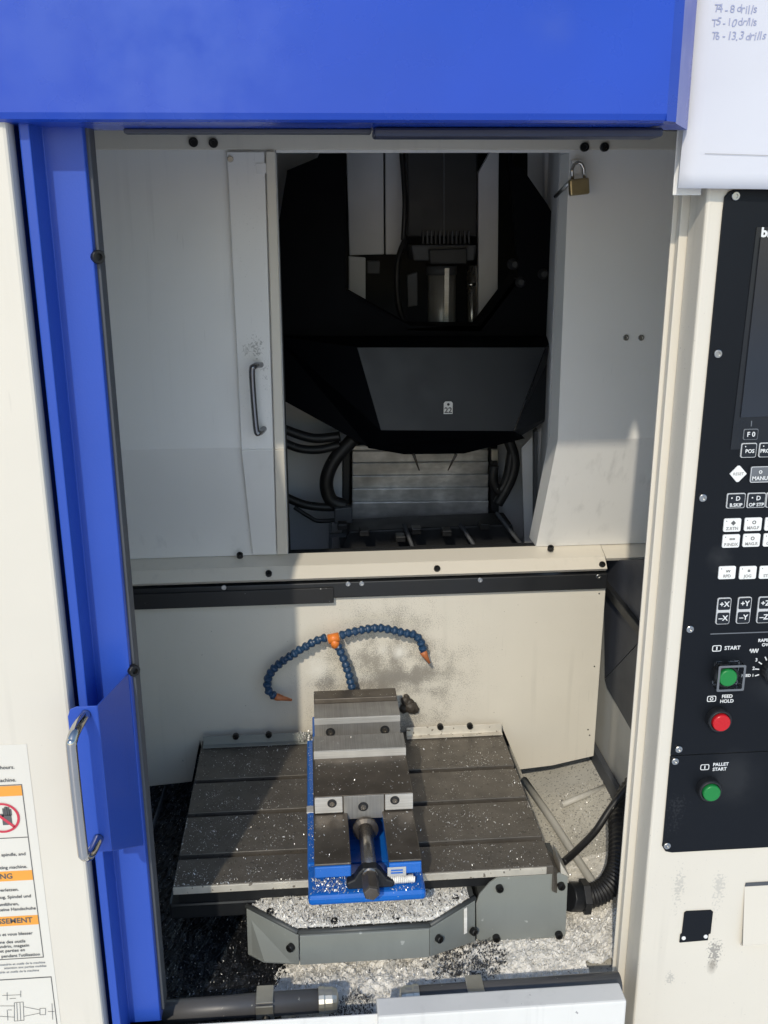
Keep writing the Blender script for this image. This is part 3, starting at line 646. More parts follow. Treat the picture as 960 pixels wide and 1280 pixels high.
# conduit and cable at the right
cpts = [A(716, 1121, 1.36), A(742, 1119, 1.36), A(762, 1106, 1.37), A(773, 1082, 1.40), A(775, 1050, 1.45), A(775, 1015, 1.52), A(790, 985, 1.56), A(815, 960, 1.57)]
cd_ = thing('conduit', 'thick black corrugated conduit curving from the guard box up the right wall', 'conduit', cpts[0])
PP = smooth_path(cpts, 24)
part('tube', MB().tube(PP, [.0195+.0012*math.sin(i*1.6) for i in range(len(PP))], 14), 'rubber', cd_)
part('fitting', MB().tube([A(709, 1121, 1.35), A(726, 1121, 1.36)], .024, 10), 'black', cd_, .002)
part('fitting_nut', MB().lathe([(.029, 0), (.029, .012)], A(727, 1121, 1.36), (1, 0, 0), 6), 'black', cd_, .001)
top('cable', MB().tube(smooth_path([A(704, 1078, 1.42), A(722, 1062, 1.45), A(745, 1038, 1.48), A(765, 1008, 1.50), A(792, 975, 1.52)]), .0065, 10), 'rubber',
    'thin black cable running from the table corner up to the right', 'cable', A(704, 1078, 1.42))

# pipes behind the sill
def pipe(label, x0, x1, y0, y1, Y, r_, clamp, cap):
    a_, b_ = A(x0, y0, Y), A(x1, y1, Y)
    t = thing('coolant_pipe', label, 'pipe', a_, 'coolant pipes behind the front sill')
    part('pipe', MB().tube([a_, b_], r_, 20), 'pipe', t)
    q = a_.lerp(b_, (clamp-x0)/(x1-x0))
    cb = part('clamp', MB().box(q.x-.0125, q.x+.0125, Y-r_-.004, Y-r_-.001, q.z-.024, q.z+r_*.9).box(q.x-.0125, q.x+.0125, Y-r_-.001, Y+r_, q.z+r_+.0005, q.z+r_+.003), 'zinc', t, .001)
    inst('bolt', B_black, t, (q.x+.002, Y-r_-.004, q.z-.006), TOCAM)
    e = a_ if cap < 0 else b_; d = Vector((-1 if cap < 0 else 1, 0, 0))
    part('end_cap', MB().lathe([(r_*1.12, 0), (r_*1.12, .008), (r_*1.05, .010), (r_*1.05, .020), (r_*.85, .027), (r_*.3, .029)], e-d*.002, d, 20), 'zinc', t, .0008)
pipe('grey coolant pipe with clamp and zinc end cap at the lower left of the pan', 150, 400, 1269, 1250.5, 1.165, .0165, 331, 1)
pipe('dark coolant pipe behind the raised sill at the lower right of the pan', 522, 774, 1247, 1229, 1.165, .0165, 592, -1)

# front sill
si = thing('front_sill', 'pale front sill across the bottom of the opening with raised right block', 'sill', (.1, 1.11, -1.75))
a_ = A(472, 1268, 1.096)
part('sill_panel', MB().prism([(-.62, 1.094, -1.75), (.419, 1.094, -1.75), (.419, 1.094, A(472, 1267, 1.096).z-.004), (A(472, 1267, 1.096).x, 1.094, A(472, 1267, 1.096).z), (-.62, 1.094, A(207, 1280, 1.096).z)], (0, .003, 0)), 'sill', si, .001)
zk = -1.045
part('raised_block', MB().box(A(472, 1250, 1.085).x, .421, 1.083, 1.119, -1.55, zk), 'sill', si, .003)

# ------------------------------------------------------------------ chips
def flakes(mb, pts, smin, smax, up=.3):
    for q in pts:
        s = random.uniform(smin, smax); wv = s*random.uniform(.14, .42)
        a = random.uniform(0, 2*math.pi); tilt = random.uniform(-up, up)*3
        u = Vector((math.cos(a), math.sin(a), tilt)).normalized(); n = Vector((random.uniform(-up, up), random.uniform(-up, up), 1)).normalized()
        v = n.cross(u).normalized(); w_ = u.cross(v)
        c = Vector(q)
        mb.add([c-u*s-v*wv, c-u*s*.9+v*wv, c+w_*s*random.uniform(.1, .5)-v*wv, c+w_*s*random.uniform(.1, .5)+v*wv*1.1, c+u*s-v*wv*.6, c+u*s*.8+v*wv],
               [(0, 2, 3, 1), (2, 4, 5, 3)])
def stuff(name, mb, mt, label, loc):
    me = bpy.data.meshes.new(name); loc = Vector(loc)
    me.from_pydata([tuple(q-loc) for q in mb.v], [], mb.f); me.materials.append(M[mt])
    o = bpy.data.objects.new(name, me); COL.objects.link(o); o.location = loc+Vector((0, 0, H))
    return tag(o, label, None, None, 'stuff')
def bed(name, poly_fn, x0, x1, y0, y1, base, amp, mt, label, nx=90, ny=50, seed=0):
    from mathutils import noise as nz
    mb = MB(); vs_ = []; idx = {}
    for j in range(ny+1):
        for i in range(nx+1):
            x = x0+(x1-x0)*i/nx; y = y0+(y1-y0)*j/ny
            e = poly_fn(x, y)
            h = nz.noise(Vector((x*28+seed, y*28, seed)))*.5+nz.noise(Vector((x*110, y*110+seed, 3)))*.35+nz.noise(Vector((x*300, y*300+seed, 3)))*.25
            idx[i, j] = len(vs_); vs_.append((x, y, base(x, y)+amp*e*(1+.9*h)-(.012 if e <= 0 else 0)))
    mb.add(vs_, [(idx[i, j], idx[i+1, j], idx[i+1, j+1], idx[i, j+1]) for j in range(ny) for i in range(nx) if min(poly_fn(x0+(x1-x0)*(i+di)/nx, y0+(y1-y0)*(j+dj)/ny) for di in (0, 1) for dj in (0, 1)) > 0], True)
    return stuff(name, mb, mt, label, ((x0+x1)/2, (y0+y1)/2, base((x0+x1)/2, (y0+y1)/2))), vs_
def pan_z(x, y): return -1.145 if x < .44 else -1.145+(x-.44)*.25
U = random.uniform
def ok_table(x, y): return not (-.03 < x < .158)
tp = [(U(tx0, tx1), U(ty0+.004, ty1), ZT+.0008) for _ in range(2600)]
for _ in range(60):
    gx, gy = U(tx0, tx1), ty0+(ty1-ty0)*random.random()**1.4; gs = U(.006, .022)
    tp += [(min(tx1-.002, max(tx0+.002, random.gauss(gx, gs))), min(ty1, max(ty0+.004, random.gauss(gy, gs))), ZT+.0008) for _ in range(random.randint(10, 50))]
random.shuffle(tp)
tp = [q for q in tp if ok_table(q[0], q[1]) and all(abs(q[1]-s_) > .007 for s_ in slots)]
mb = MB(); flakes(mb, tp[:-150], .0004, .0014); flakes(mb, tp[-150:], .0012, .0028)
stuff('table_chips', mb, 'chip', 'fine aluminium chips scattered over the slotted table', (0, 1.5, ZT))
mb = MB(); flakes(mb, [(U(-.010, .147), U(1.37, 1.478), JZ+.0006) for _ in range(110)], .0006, .0018)
flakes(mb, [(U(-.012, .147), U(1.485, 1.53), PZ+.0006) for _ in range(14)], .0005, .0014)
flakes(mb, [(U(-.008, .148), U(1.66, 1.688), ZT+.1285) for _ in range(24)], .0006, .0016)
flakes(mb, [(random.choice((U(-.012, .041), U(.099, .147))), U(1.243, 1.36), WZ+.0006) for _ in range(70)], .0006, .002)
flakes(mb, [(U(-.020, .150), U(1.236, 1.283), ZT+.0195) for _ in range(260)], .0007, .0022)
flakes(mb, [(U(-.022, -.010), U(1.32, 1.69), ZT+.019) for _ in range(160)], .0006, .0016)
flakes(mb, [(U(-.016, .038), U(1.240, 1.272), ZT+.0195+U(0, .003)) for _ in range(200)], .0008, .0026, .6)
stuff('vise_chips', mb, 'chip', 'fine aluminium chips lying on the vise', (.07, 1.4, ZT))
# curled white chip on the vise base
cc = [(.094+.044*k/70, 1.252+.006*math.sin(k*1.25), ZT+.0275+.006*math.cos(k*1.25)) for k in range(71)]
top('curled_chip', MB().tube(cc, .0016, 6), 'chip_white', 'white curled metal chip lying on the blue vise base right of the screw', 'metal chip', cc[0])
# little white clump at the left strip end
mb = MB(); q0 = A(383, 922, YP-.04)
flakes(mb, [(q0.x+random.gauss(0, .010), q0.y+random.gauss(0, .004), q0.z+random.gauss(0, .008)) for _ in range(70)], .002, .006, 1.0)
top('chip_clump', mb, 'chip', 'small bright clump of chips at the left strip end beside the vise', 'metal chips', q0)
# white bed on the guard box
def on_box(x, y):
    if y < tA.y+.012: return 0
    l = tB.x+.008+(tA.x-tB.x)*max(0, min(1, (tB.y-y)/(tB.y-tA.y))); r_ = tD.x-.008-(tD.x-tC.x)*max(0, min(1, (tD.y-y)/(tD.y-tC.y)))
    return max(0, min(1, (x-l)/.015, (r_-x)/.015, (y-tA.y-.006)/.012))
ob, vs_ = bed('box_chips', on_box, tB.x, tD.x, 1.245, 1.395, lambda x, y: ZG-.001, .006, 'chip_bed', 'layer of white metal chips on top of the grey guard box', 130, 60, 1)
sv = [q for q in vs_ if on_box(q[0], q[1]) > .15]
mb = MB(); flakes(mb, [Vector(random.choice(sv))+Vector((U(-.002, .002), U(-.002, .002), U(0, .003))) for _ in range(10000)], .0007, .0030, .5)
stuff('loose_box_chips', mb, 'chip_white', 'loose white chips on top of the grey guard box', (.06, 1.3, ZG))
mb = MB(); flakes(mb, [Vector(random.choice(sv))+Vector((U(-.002, .002), U(-.002, .002), U(0, .003))) for _ in range(1500)], .0008, .0026, .5)
stuff('dark_box_chips', mb, 'chip_dark', 'dark wet chips among the white ones on the guard box', (.06, 1.3, ZG))
# white pile in the pan, front
def pile(x, y): return max(0, min(1, (x+.10)/.06, (.60-x)/.02)) if y > 1.245 or x < .415 else 0
ob, vp = bed('pan_chips', lambda x, y: pile(x, y)*max(.15, min(1, (1.50-y)/.16)), -.12, .598, 1.12, 1.52, pan_z, .020, 'chip_bed', 'thick white chips covering the front of the pan', 170, 90, 5)
def dark_zone(x, y):
    w_ = .35*math.sin(x*95+y*60)+.25*math.sin(x*210-y*130)
    return ((x-.225)/.062)**2+((y-1.275)/.06)**2 < 1+w_ or ((x-.035)/.035)**2+((y-1.18)/.03)**2 < 1+w_
sv = [q for q in vp if pile(q[0], q[1]) > .2 and not (dark_zone(q[0], q[1]) and random.random() < .72) and (q[1] < 1.38 or random.random() < .35)]
mb = MB(); flakes(mb, [Vector(random.choice(sv))+Vector((U(-.002, .002), U(-.002, .002), U(0, .004))) for _ in range(20000)], .0007, .0030, .5)
stuff('loose_white_chips', mb, 'chip_white', 'loose white chips heaped along the front of the pan', (.2, 1.25, -1.14))
mb = MB(); flakes(mb, [Vector(random.choice(sv))+Vector((U(-.002, .002), U(-.002, .002), U(0.002, .006))) for _ in range(2500)], .0008, .0028, .9)
stuff('bright_chips', mb, 'chip', 'bright glinting chips on the heap at the front of the pan', (.2, 1.25, -1.14))
dz = [q for q in vp if dark_zone(q[0], q[1])]
mb = MB(); flakes(mb, [Vector(random.choice(dz))+Vector((U(-.004, .004), U(-.004, .004), U(.001, .008))) for _ in range(2600)], .0010, .0030, .9)
stuff('dark_pan_chips', mb, 'chip_dark', 'dark wet chips in the middle of the white heap in the pan', (.2, 1.25, -1.14))
# speckle on the right of the pan
pr = [(U(.38, .59), U(1.26, 1.75)) for _ in range(3500)]
mb = MB(); flakes(mb, [(x, y, pan_z(x, y)+.002) for x, y in pr[:2200]], .0008, .0024, .5)
stuff('pan_side_chips', mb, 'chip', 'chips sprinkled over the cream right side of the pan', (.48, 1.5, -1.13))
mb = MB(); flakes(mb, [(x, y, pan_z(x, y)+.0015) for x, y in pr[2200:]], .0006, .0018, .5)
stuff('pan_side_dark_chips', mb, 'chip_dark', 'dark chips sprinkled over the cream right side of the pan', (.48, 1.5, -1.13))
# black wet bed at the left
ob, vb = bed('wet_chip_bed', lambda x, y: max(.0, min(1, (-.055-x+.02*math.sin(y*60))/.03)), -.60, -.05, 1.12, 2.0, pan_z, .012, 'wet_bed', 'black wet bed of fine chips on the left of the pan', 110, 110, 9)
sv = [q for q in vb if q[0] < -.06]
mb = MB(); flakes(mb, [Vector(random.choice(sv))+Vector((0, 0, U(0, .003))) for _ in range(3200)], .0006, .0018, .9)
stuff('glinting_chips', mb, 'chip', 'glinting chips on the black wet bed at the left of the pan', (-.25, 1.4, -1.14))
mb = MB(); flakes(mb, [Vector(random.choice(sv))+Vector((0, 0, U(0, .003))) for _ in range(6000)], .0008, .003, .9)
stuff('wet_black_chips', mb, 'chip_dark', 'small black wet chips on the left of the pan', (-.25, 1.4, -1.14))
# left floor beyond the table has a seam rail
part('rail', MB().tube([G(183, 1060, -1.12), G(207, 985, -1.12)], .004, 8), 'gasket', pan)

# ------------------------------------------------------------------ blue overhead cover
ZH = .1035
hd = thing('overhead_cover', 'glossy blue overhead cover across the top of the opening', 'machine cover', (0, 1.05, ZH))
hx0, hx1 = -.90, .394
part('front_sheet', MB().strip([(1.05, ZH+.008), (1.053, ZH+.002), (1.060, ZH), (1.145, ZH), (1.145, ZH+.003), (1.063, ZH+.003), (1.0545, ZH+.009), (1.0545, .50), (1.05, .50)], hx0, hx1-.018), 'header_blue', hd)
part('end_fold', MB().prism([(hx1-.018, 1.05, ZH+.001), (hx1-.004, 1.060, ZH+.001), (hx1, 1.072, ZH+.001), (hx1+.041, 1.145, ZH+.001), (hx1-.018, 1.145, ZH+.001)], (0, 0, .40)), 'header_blue', hd)  # unseen rear edge pushed outward to block sun leaking past the end
part('back_sheet', MB().box(hx0, hx1-.02, 1.142, 1.1445, ZH+.004, .46), 'cream_grey', hd)
part('door_track', MB().box(A(466, 165, 1.125).x, hx1-.002, 1.10, 1.14, ZH-.010, ZH-.0005), 'navy', hd, .003)
part('door_track', MB().box(-.19, A(464, 165, 1.125).x, 1.12, 1.14, ZH-.005, ZH-.0005), 'dark_under', hd, .001)

# ------------------------------------------------------------------ sliding door at the left
zb = A(205, 1276, 1.113).z
sd = thing('sliding_door', 'blue and cream sliding door at the left with chrome handle and warning sticker', 'door', (-.28, 1.09, -1.75))
yc_ = 1.062
ze = A(7, 151, 1.08).z+.03
cx = -.2775*yc_
part('cream_panel', MB().box(-.95, cx, yc_, yc_+.030, -1.55, ze), 'cream', sd, .004)
Xr = lambda v, Y: v*Y
prof = [(cx-.012, yc_+.032), (cx-.006, yc_+.034), (cx-.002, yc_+.056), (-.2685*1.10, 1.108), (-.2665*1.076, 1.076), (-.2570*1.076, 1.076), (-.2455*1.113, 1.113), (-.2078*1.113, 1.113), (-.2060*1.117, 1.118), (-.2060*1.117, 1.160)]
bk = [(x-.0, y+.003) for x, y in prof[:-2]]+[(prof[-2][0]-.003, 1.121), (prof[-1][0]-.003, 1.160)]
loop = prof+bk[::-1]
part('blue_frame', MB().prism([(x, y, zb) for x, y in loop], (0, 0, ze-zb)), 'blue', sd, .0012)
part('gasket', MB().box(-.2035*1.13-.004, -.2000*1.13, 1.122, 1.150, zb+.01, ze), 'gasket', sd, .002)
for (x, y) in ((121, 321), (166, 836)):
    q = A(x, y, 1.12); inst('bolt', B_mid, sd, (q.x, 1.118, q.z), Vector((.6, -.8, 0)).to_track_quat('Z', 'Y'))
# handle bracket: a flange facing the operator and a slanting web back to the frame
yf = 1.025
w0, w1, w2 = A(122, 882, yf), A(127, 990, yf), A(131, 1064, yf)
e0, e1, e2, e3 = A(143, 842, 1.112), A(168, 905, 1.112), A(164, 1000, 1.112), A(148, 1055, 1.112)
part('handle_bracket', MB().prism([(w0.x, w0.y, w0.z), e0, (e1.x, 1.112, e1.z), (e2.x, 1.112, e2.z), e3, (w2.x, w2.y, w2.z)], (-.002, -.0015, 0)) if False else
     MB().prism([(w0.x, yf, w0.z), (-.2330, 1.1115, A(143, 842, 1.1115).z), (-.2330, 1.1115, A(150, 1058, 1.1115).z), (w0.x, yf, w2.z)], (-.0018, -.0012, 0)), 'blue', sd, .0006)
f0, f1 = A(94, 890, yf), A(110, 1070, yf)
part('handle_flange', MB().prism([(-.2870, yf-.001, w0.z-.012), (-.2835, yf-.001, w0.z-.003), (-.2760, yf-.001, w0.z), (w0.x-.001, yf-.001, w0.z), (w0.x-.001, yf-.001, w2.z), (-.2860, yf-.001, w2.z)], (0, .002, 0)), 'blue', sd, .0006)
yy = yf-.001
hx = w0.x-.014
k0, k1 = Vector((hx, yy, A(105, 893, yy).z)), Vector((hx, yy, A(118, 1048, yy).z))
xo = hx-.006
hp = [k0, (hx-.003, yy-.030, k0.z), (hx-.006, yy-.044, k0.z-.008), (hx-.007, yy-.046, k0.z-.025), (hx-.007, yy-.046, k1.z+.025), (hx-.006, yy-.044, k1.z+.008), (hx-.003, yy-.030, k1.z), k1]
part('handle', MB().tube(smooth_path(hp, 6), .0062, 14), 'chrome', sd)
# warning sticker
ys_ = yc_-.0006
def Q(x, y, Y=ys_): return A(x, y, Y)
sx1 = Q(33, 930).x
stk = part('warning_sticker', MB().box(-.48, sx1, ys_, yc_-.0001, -1.16, Q(33, 930).z), 'sticker', sd)
def pz(y): return Q(30, y).z
yt = ys_-.0006
xe = Q(30, 990).x-.0012
def band(y0, y1, mt, xr=xe): part('band', MB().box(-.478, xr, yt, ys_-.0001, pz(y1), pz(y0)), mt, stk)
def frame(y0, y1):
    t_ = .0009; z0, z1 = pz(y1), pz(y0)
    part('frame_line', MB().box(-.478, xe, yt, ys_-.0001, z1-t_, z1).box(-.478, xe, yt, ys_-.0001, z0, z0+t_).box(xe-t_, xe, yt, ys_-.0001, z0+t_, z1-t_), 'print_dark', stk)
frame(980, 1198); band(981.5, 994, 'orange', xe-.001); band(1088, 1100, 'orange', xe-.001); band(1144.5, 1156, 'orange', xe-.001)
part('rule', MB().box(-.478, xe-.001, yt, ys_-.0001, pz(1046.8), pz(1046)), 'print_dark', stk)
def line(s, y, size=.0062, mt='print_dark', x=xe-.006, **k): text('print', s, (x, yt-.0002, pz(y)), size, mt, stk, 'RIGHT', **k)
line('WARNING', 988, .0105, bold=.0002, x=xe-.034); line('WARNUNG', 1094, .0105, bold=.0002, x=xe-.025); line('AVERTISSEMENT', 1150, .0105, bold=.0002, x=xe-.008)
line('after long hours.', 958, .0068); line('stop the machine.', 974, .0068)
line('Keep hands clear of tools, spindle, and', 1067); line('gloves near the rotating machine.', 1083)
line('Hand verletzen.', 1111, x=xe-.020); line('Werkzeug, Spindel und', 1120, x=xe-.006); line('herumführen,', 1129, x=xe-.022); line('und keine Handschuhe', 1135.5, x=xe-.002)
line('Tenir les mains loin et vous blesser', 1166.5, x=xe-.010); line('zone des outils', 1176, x=xe-.020); line('mobile du mandrin, magasin', 1181.5, x=xe-.016); line('et parties en', 1187, x=xe-.022); line("pendant l'utilisation", 1193.5, x=xe-.004)
line('mandrin et outils de la machine', 1204, .0045, 'print_grey', x=xe+.001); line('attention aux parties mobiles', 1208.5, .0045, 'print_grey', x=xe+.002); line('mandrin et outils de la machine', 1213.5, .0045, 'print_grey', x=xe-.008)
def ring(cx_, cz_, r0, r1, y, n=40):
    mb = MB(); vs_ = []
    for k in range(n):
        a = 2*math.pi*k/n
        for r_ in (r0, r1): vs_.append((cx_+r_*math.cos(a), y, cz_+r_*math.sin(a)))
    mb.add(vs_, [(2*k, 2*k+1, (2*k+3) % (2*n), (2*k+2) % (2*n)) for k in range(n)]); return mb
q = Q(3, 1022); rr = Q(25, 1022).x-q.x
rg = ring(q.x, q.z, rr*.86, rr, yt-.0004)
d_ = rr*.9*.7071; wv = .0012
rg.prism([(q.x-d_-wv, yt-.0004, q.z+d_-wv), (q.x-d_+wv, yt-.0004, q.z+d_+wv), (q.x+d_+wv, yt-.0004, q.z-d_+wv), (q.x+d_-wv, yt-.0004, q.z-d_-wv)], (0, .0002, 0))
part('prohibition_ring', rg, 'sred', stk)
g0 = Q(10, 1023); gl = MB()
def gbox(x0, x1, y0, y1):
    a_, b_ = Q(x0, y1), Q(x1, y0); gl.prism([(a_.x, yt-.0002, a_.z), (b_.x, yt-.0002, a_.z), (b_.x, yt-.0002, b_.z), (a_.x, yt-.0002, b_.z)], (0, .0002, 0))
gbox(4, 14, 1018, 1031); gbox(4, 6, 1010, 1019); gbox(6.7, 8.7, 1008, 1019); gbox(9.4, 11.4, 1008.5, 1019); gbox(12, 14, 1011, 1019); gbox(0.5, 4.5, 1017, 1021)
part('glove_symbol', gl, 'print_dark', stk)
# tool holder drawing in the lowest frame
part('frame_line', MB().box(-.478, Q(64, 1225).x, yt, ys_-.0001, pz(1223.5), pz(1222.5)).box(Q(64, 1225).x, Q(64, 1225).x+.0009, yt, ys_-.0001, -1.155, pz(1222.5)), 'print_dark', stk)
dr = MB()
def seg(x0, y0, x1, y1, t_=.0005):
    a_, b_ = Q(x0, y0), Q(x1, y1); d = (b_-a_); n = Vector((-d.z, 0, d.x)).normalized()*t_/2
    dr.prism([Vector((a_.x, yt-.0002, a_.z))-n, Vector((b_.x, yt-.0002, b_.z))-n, Vector((b_.x, yt-.0002, b_.z))+n, Vector((a_.x, yt-.0002, a_.z))+n], (0, .0002, 0))
for s_ in ((0, 1257, 18, 1257), (0, 1270, 18, 1271), (18, 1253, 18, 1276), (18, 1253, 29, 1252), (29, 1252, 30, 1275), (30, 1275, 18, 1276), (21, 1253, 22, 1275), (25, 1253, 26, 1275),
           (30, 1258, 50, 1262), (30, 1270, 50, 1266), (50, 1260, 50, 1268), (50, 1260, 57, 1260), (57, 1260, 57, 1268), (57, 1268, 50, 1268), (65, 1254, 66, 1274), (60, 1264, 68, 1264),
           (3, 1244, 26, 1243), (9, 1250, 9, 1240), (26, 1246, 26, 1238), (12, 1248, 20, 1247.5), (9, 1262, 10, 1275), (10, 1262, 15, 1262)): seg(*s_)
part('holder_drawing', dr, 'print_dark', stk)

# ------------------------------------------------------------------ control cabinet
def cl_(x, y): q = A(x, y, YC); return (q.x-.6, q.y-YC, q.z+1.75)
M['cabinet'] = mat('cabinet_cream', CREAM, .40, drip=.22, var=.025, vscale=5, bump=.05, bscale=700, speck=[((.42, .39, .34), 90, .80)],
    stain_sheen=[(*cl_(893, 1192), (.020, .05, .042), (.20, .19, .175), .75, 300), (*cl_(890, 1207), (.010, .05, .020), (.24, .21, .17), .7, 0), (*cl_(838, 1222), (.012, .05, .020), (.28, .27, .25), .5, 340),
           (*cl_(848, 1112), (.016, .05, .07), (.42, .40, .36), .6, 260), (*cl_(898, 1112), (.016, .05, .07), (.44, .42, .38), .6, 260), (*cl_(932, 1160), .014, (.36, .32, .26), .6, 300)])
cc_ = thing('control_cabinet', 'cream control cabinet with black operator panel at the right', 'control panel', (.6, YC, -1.75))
xc = .4705
hb = [(xc, YC, -1.75), (1.1, YC, -1.75), (1.1, YC, .45), (xc, YC, .45)]
part('housing', MB().prism([(.462, YC, -1.75), (1.1, YC, -1.75), (1.1, YC, .40), (.4755, YC, .40)], (0, .054, 0)), 'cabinet', cc_, .004, 3)
part('side_flange', MB().prism([(.452, 1.2205, -1.75), (1.1, 1.2205, -1.75), (1.1, 1.2205, .44), (.4665, 1.2205, .44)], (0, .012, 0)), 'cream', cc_, .001)
part('side_flange', MB().prism([(.448, 1.2335, -1.75), (.62, 1.2335, -1.75), (.62, 1.2335, .40), (.4605, 1.2335, .40)], (0, .003, 0)), 'cream', cc_, .0005)
part('bracket_sun_block', MB().box(.4335, .468, 1.1715, 1.1735, A(850, 244, 1.172).z, .40), 'cream_grey', cc_, .001)  # small bracket behind the paper, carried upward to block leaking sun
yp = YC-.003
def X(x, y): return A(x, y, yp).x
def Zp(y, x=930): return A(x, y, yp).z
# main plate and lower plate, gap at the split
L1 = [A(x, y, yp) for x, y in ((838.5, 944.5), (866, 655), (904, 262), (906, 246), (912, 239), (918, 237))]
part('operator_panel', MB().prism(L1+[Vector((.80, yp, L1[-1].z)), Vector((.80, yp, L1[0].z))], (0, .003, 0)), 'panel', cc_, .0008)
L2 = [A(x, y, yp) for x, y in ((840, 1066), (832, 1064.5), (828, 1058), (829, 1050), (838.3, 945.4))]
part('lower_panel', MB().prism(L2+[Vector((.80, yp, L2[-1].z)), Vector((.80, yp, L2[0].z))], (0, .003, 0)), 'panel', cc_, .0008)
for (x, y) in ((919, 245), (897, 442), (878, 622), (862, 786), (848, 936), (843.5, 951), (833.5, 1056.5)):
    inst('screw', B_steel, cc_, A(x, y, yp), TOCAM)
part('bezel', MB().prism([A(946, 284, yp-.001), A(1100, 280, yp-.001), A(1080, 558, yp-.001), A(913, 562, yp-.001)], (0, .0009, 0)), 'bezel', cc_)
scr = part('screen', MB().prism([A(951, 297, yp-.003), A(1100, 293, yp-.003), A(1085, 515, yp-.003), A(926, 522, yp-.003)], (0, .0018, 0)), 'screen', cc_)
text('maker_name', 'brother', A(951.5, 291, yp-.0016), .0150, 'print', cc_, 'LEFT', bold=.0006)
part('bezel_mark', MB().prism([A(939, 526, yp-.0015), A(940.2, 526, yp-.0015), A(939.6, 533, yp-.0015), A(938.4, 533, yp-.0015)], (0, .0004, 0)), 'key_grey', cc_)
yk = yp-.0025
PXM = 1.166/1210*1.06
def key(x, y, wd, hg, style, lines, r=.0022):
    c = A(x, y, yk); wd *= PXM; hg *= PXM*1.03
    body = {'white': 'key_white', 'grey': 'key_grey', 'line': 'key_line', 'dim': 'key_grey'}[style]
    k = part('key', MB().prism(rrect(c.x, c.z, wd, hg, r, yk), (0, .0024, 0)), body, cc_, .0004)
    yq = yk
    if style in ('line', 'dim', 'grey'):
        yq = yk-.0006
        if style == 'grey': part('key_border', ringrect(c.x, c.z, wd, hg, .0010, yq), 'key_line', k)
        else: part('key_face', MB().prism(rrect(c.x, c.z, wd-.0022, hg-.0022, r*.8, yq), (0, .0005, 0)), 'bezel', k)
    for (s, dx, dzz, size, mt) in lines:
        text('legend', s, (c.x+dx*PXM, yq-.0003, c.z+dzz*PXM), size*PXM, mt, k, bold=.00012)
    return k
def ringrect(cx_, cz_, wd, hg, t_, y):
    a_ = rrect(cx_, cz_, wd, hg, .0022, y); b_ = rrect(cx_, cz_, wd-2*t_, hg-2*t_, .0016, y); n = len(a_)
    return MB().add(a_+b_, [(i, (i+1) % n, (i+1) % n+n, i+n) for i in range(n)])
key(938.5, 543, 19, 13.5, 'dim', [('F 0', 0, 0, 8.5, 'print')])
key(936, 563, 20, 18, 'line', [('POS', 1, -1, 6.5, 'print'), ('•', -5, 5, 5, 'print')])
key(958.5, 562.5, 20, 18, 'line', [('PROG', 0, -1, 6.5, 'print'), ('•', -5, 5, 5, 'print')])
c = A(923, 592.5, yk); dd = 11*PXM
k = part('key', MB().prism([(c.x-dd, yk, c.z), (c.x-dd*.12, yk, c.z-dd*.95), (c.x+dd*.12, yk, c.z-dd*.95), (c.x+dd, yk, c.z), (c.x+dd*.12, yk, c.z+dd*.95), (c.x-dd*.12, yk, c.z+dd*.95)], (0, .0024, 0)), 'key_white', cc_, .0005)
text('legend', 'RESET', (c.x, yk-.0003, c.z), 5.2*PXM, 'print_grey', k)
key(950, 593, 25, 20, 'grey', [('MANU', 0, -5, 7, 'print'), ('o', 0, 4, 9, 'print')])
for (x, y, s) in ((920, 626, 'B.SKIP'), (945.5, 625.5, 'OP STP'), (969, 625, 'SINGL')):
    key(x, y, 24, 19, 'line', [(s, 0, -5.5, 6.2, 'print'), ('▪', -6, 4, 5, 'print'), ('D', 2, 3, 8, 'print')])
for (x, y, s, g) in ((915.5, 656.5, 'Z.RTN', '◆'), (941.5, 655.5, 'MAG.F', 'O'), (967, 655, 'TOOL', 'o'), (914, 676.5, 'P.INDX', '=='), (939.5, 675.5, 'MAG.R', 'O'), (965, 675, 'CLNT', 'u'),
                     (909, 716, 'RPD', 'vv'), (935, 716, 'JOG', '≡'), (960, 715.5, 'STEP', '-')):
    key(x, y, 22.5, 17, 'white', [(s, 0, -4.5, 5.6, 'print_grey'), (g, 1, 2.5, 6.5, 'print_dark'), ('•', -8, 5.5, 4, 'print_dark')])
for (x, y, s) in ((904.5, 764, 'X'), (930, 763, 'Y'), (955.5, 762.5, 'Z')):
    c = A(x, y, yk); wd, hg = 18.5*PXM, 37*PXM
    k = part('axis_key', MB().prism(rrect(c.x, c.z, wd, hg, .003, yk), (0, .0024, 0)), 'key_line', cc_, .0004)
    for sg, sgn in (('+', 1), ('–', -1)):
        zc = c.z+sgn*9.7*PXM
        part('key_face', MB().prism(rrect(c.x, zc, wd-.0024, 15.4*PXM, .002, yk-.0006), (0, .0005, 0)), 'bezel', k)
        text('legend', sg+s, (c.x, yk-.0009, zc), 10*PXM, 'print', k, bold=.0002)
yl_ = yp-.0004
part('divider_line', MB().prism([A(888, 792, yl_), A(1000, 788, yl_), A(1000, 789.2, yl_), A(888, 793.2, yl_)], (0, .0003, 0)), 'key_grey', cc_)
def lab(s, x, y, size, **k): text('legend', s, A(x, y, yl_), size*PXM, 'print', cc_, bold=.00015, **k)
def icon(x, y, s):
    c = A(x, y, yl_)
    k = part('symbol', ringrect(c.x, c.z, 12.5*PXM, 8.8*PXM, .0011, yl_), 'print', cc_)
    if s == 'I': part('symbol_mark', MB().box(c.x-.0008, c.x+.0008, yl_-.0002, yl_, c.z-.0026, c.z+.0026), 'print', k)
    else: part('symbol_mark', ring(c.x, c.z, .0014, .0026, yl_, 20), 'print', k)
icon(896, 810.5, 'I'); lab('START', 915.5, 810, 7.4)
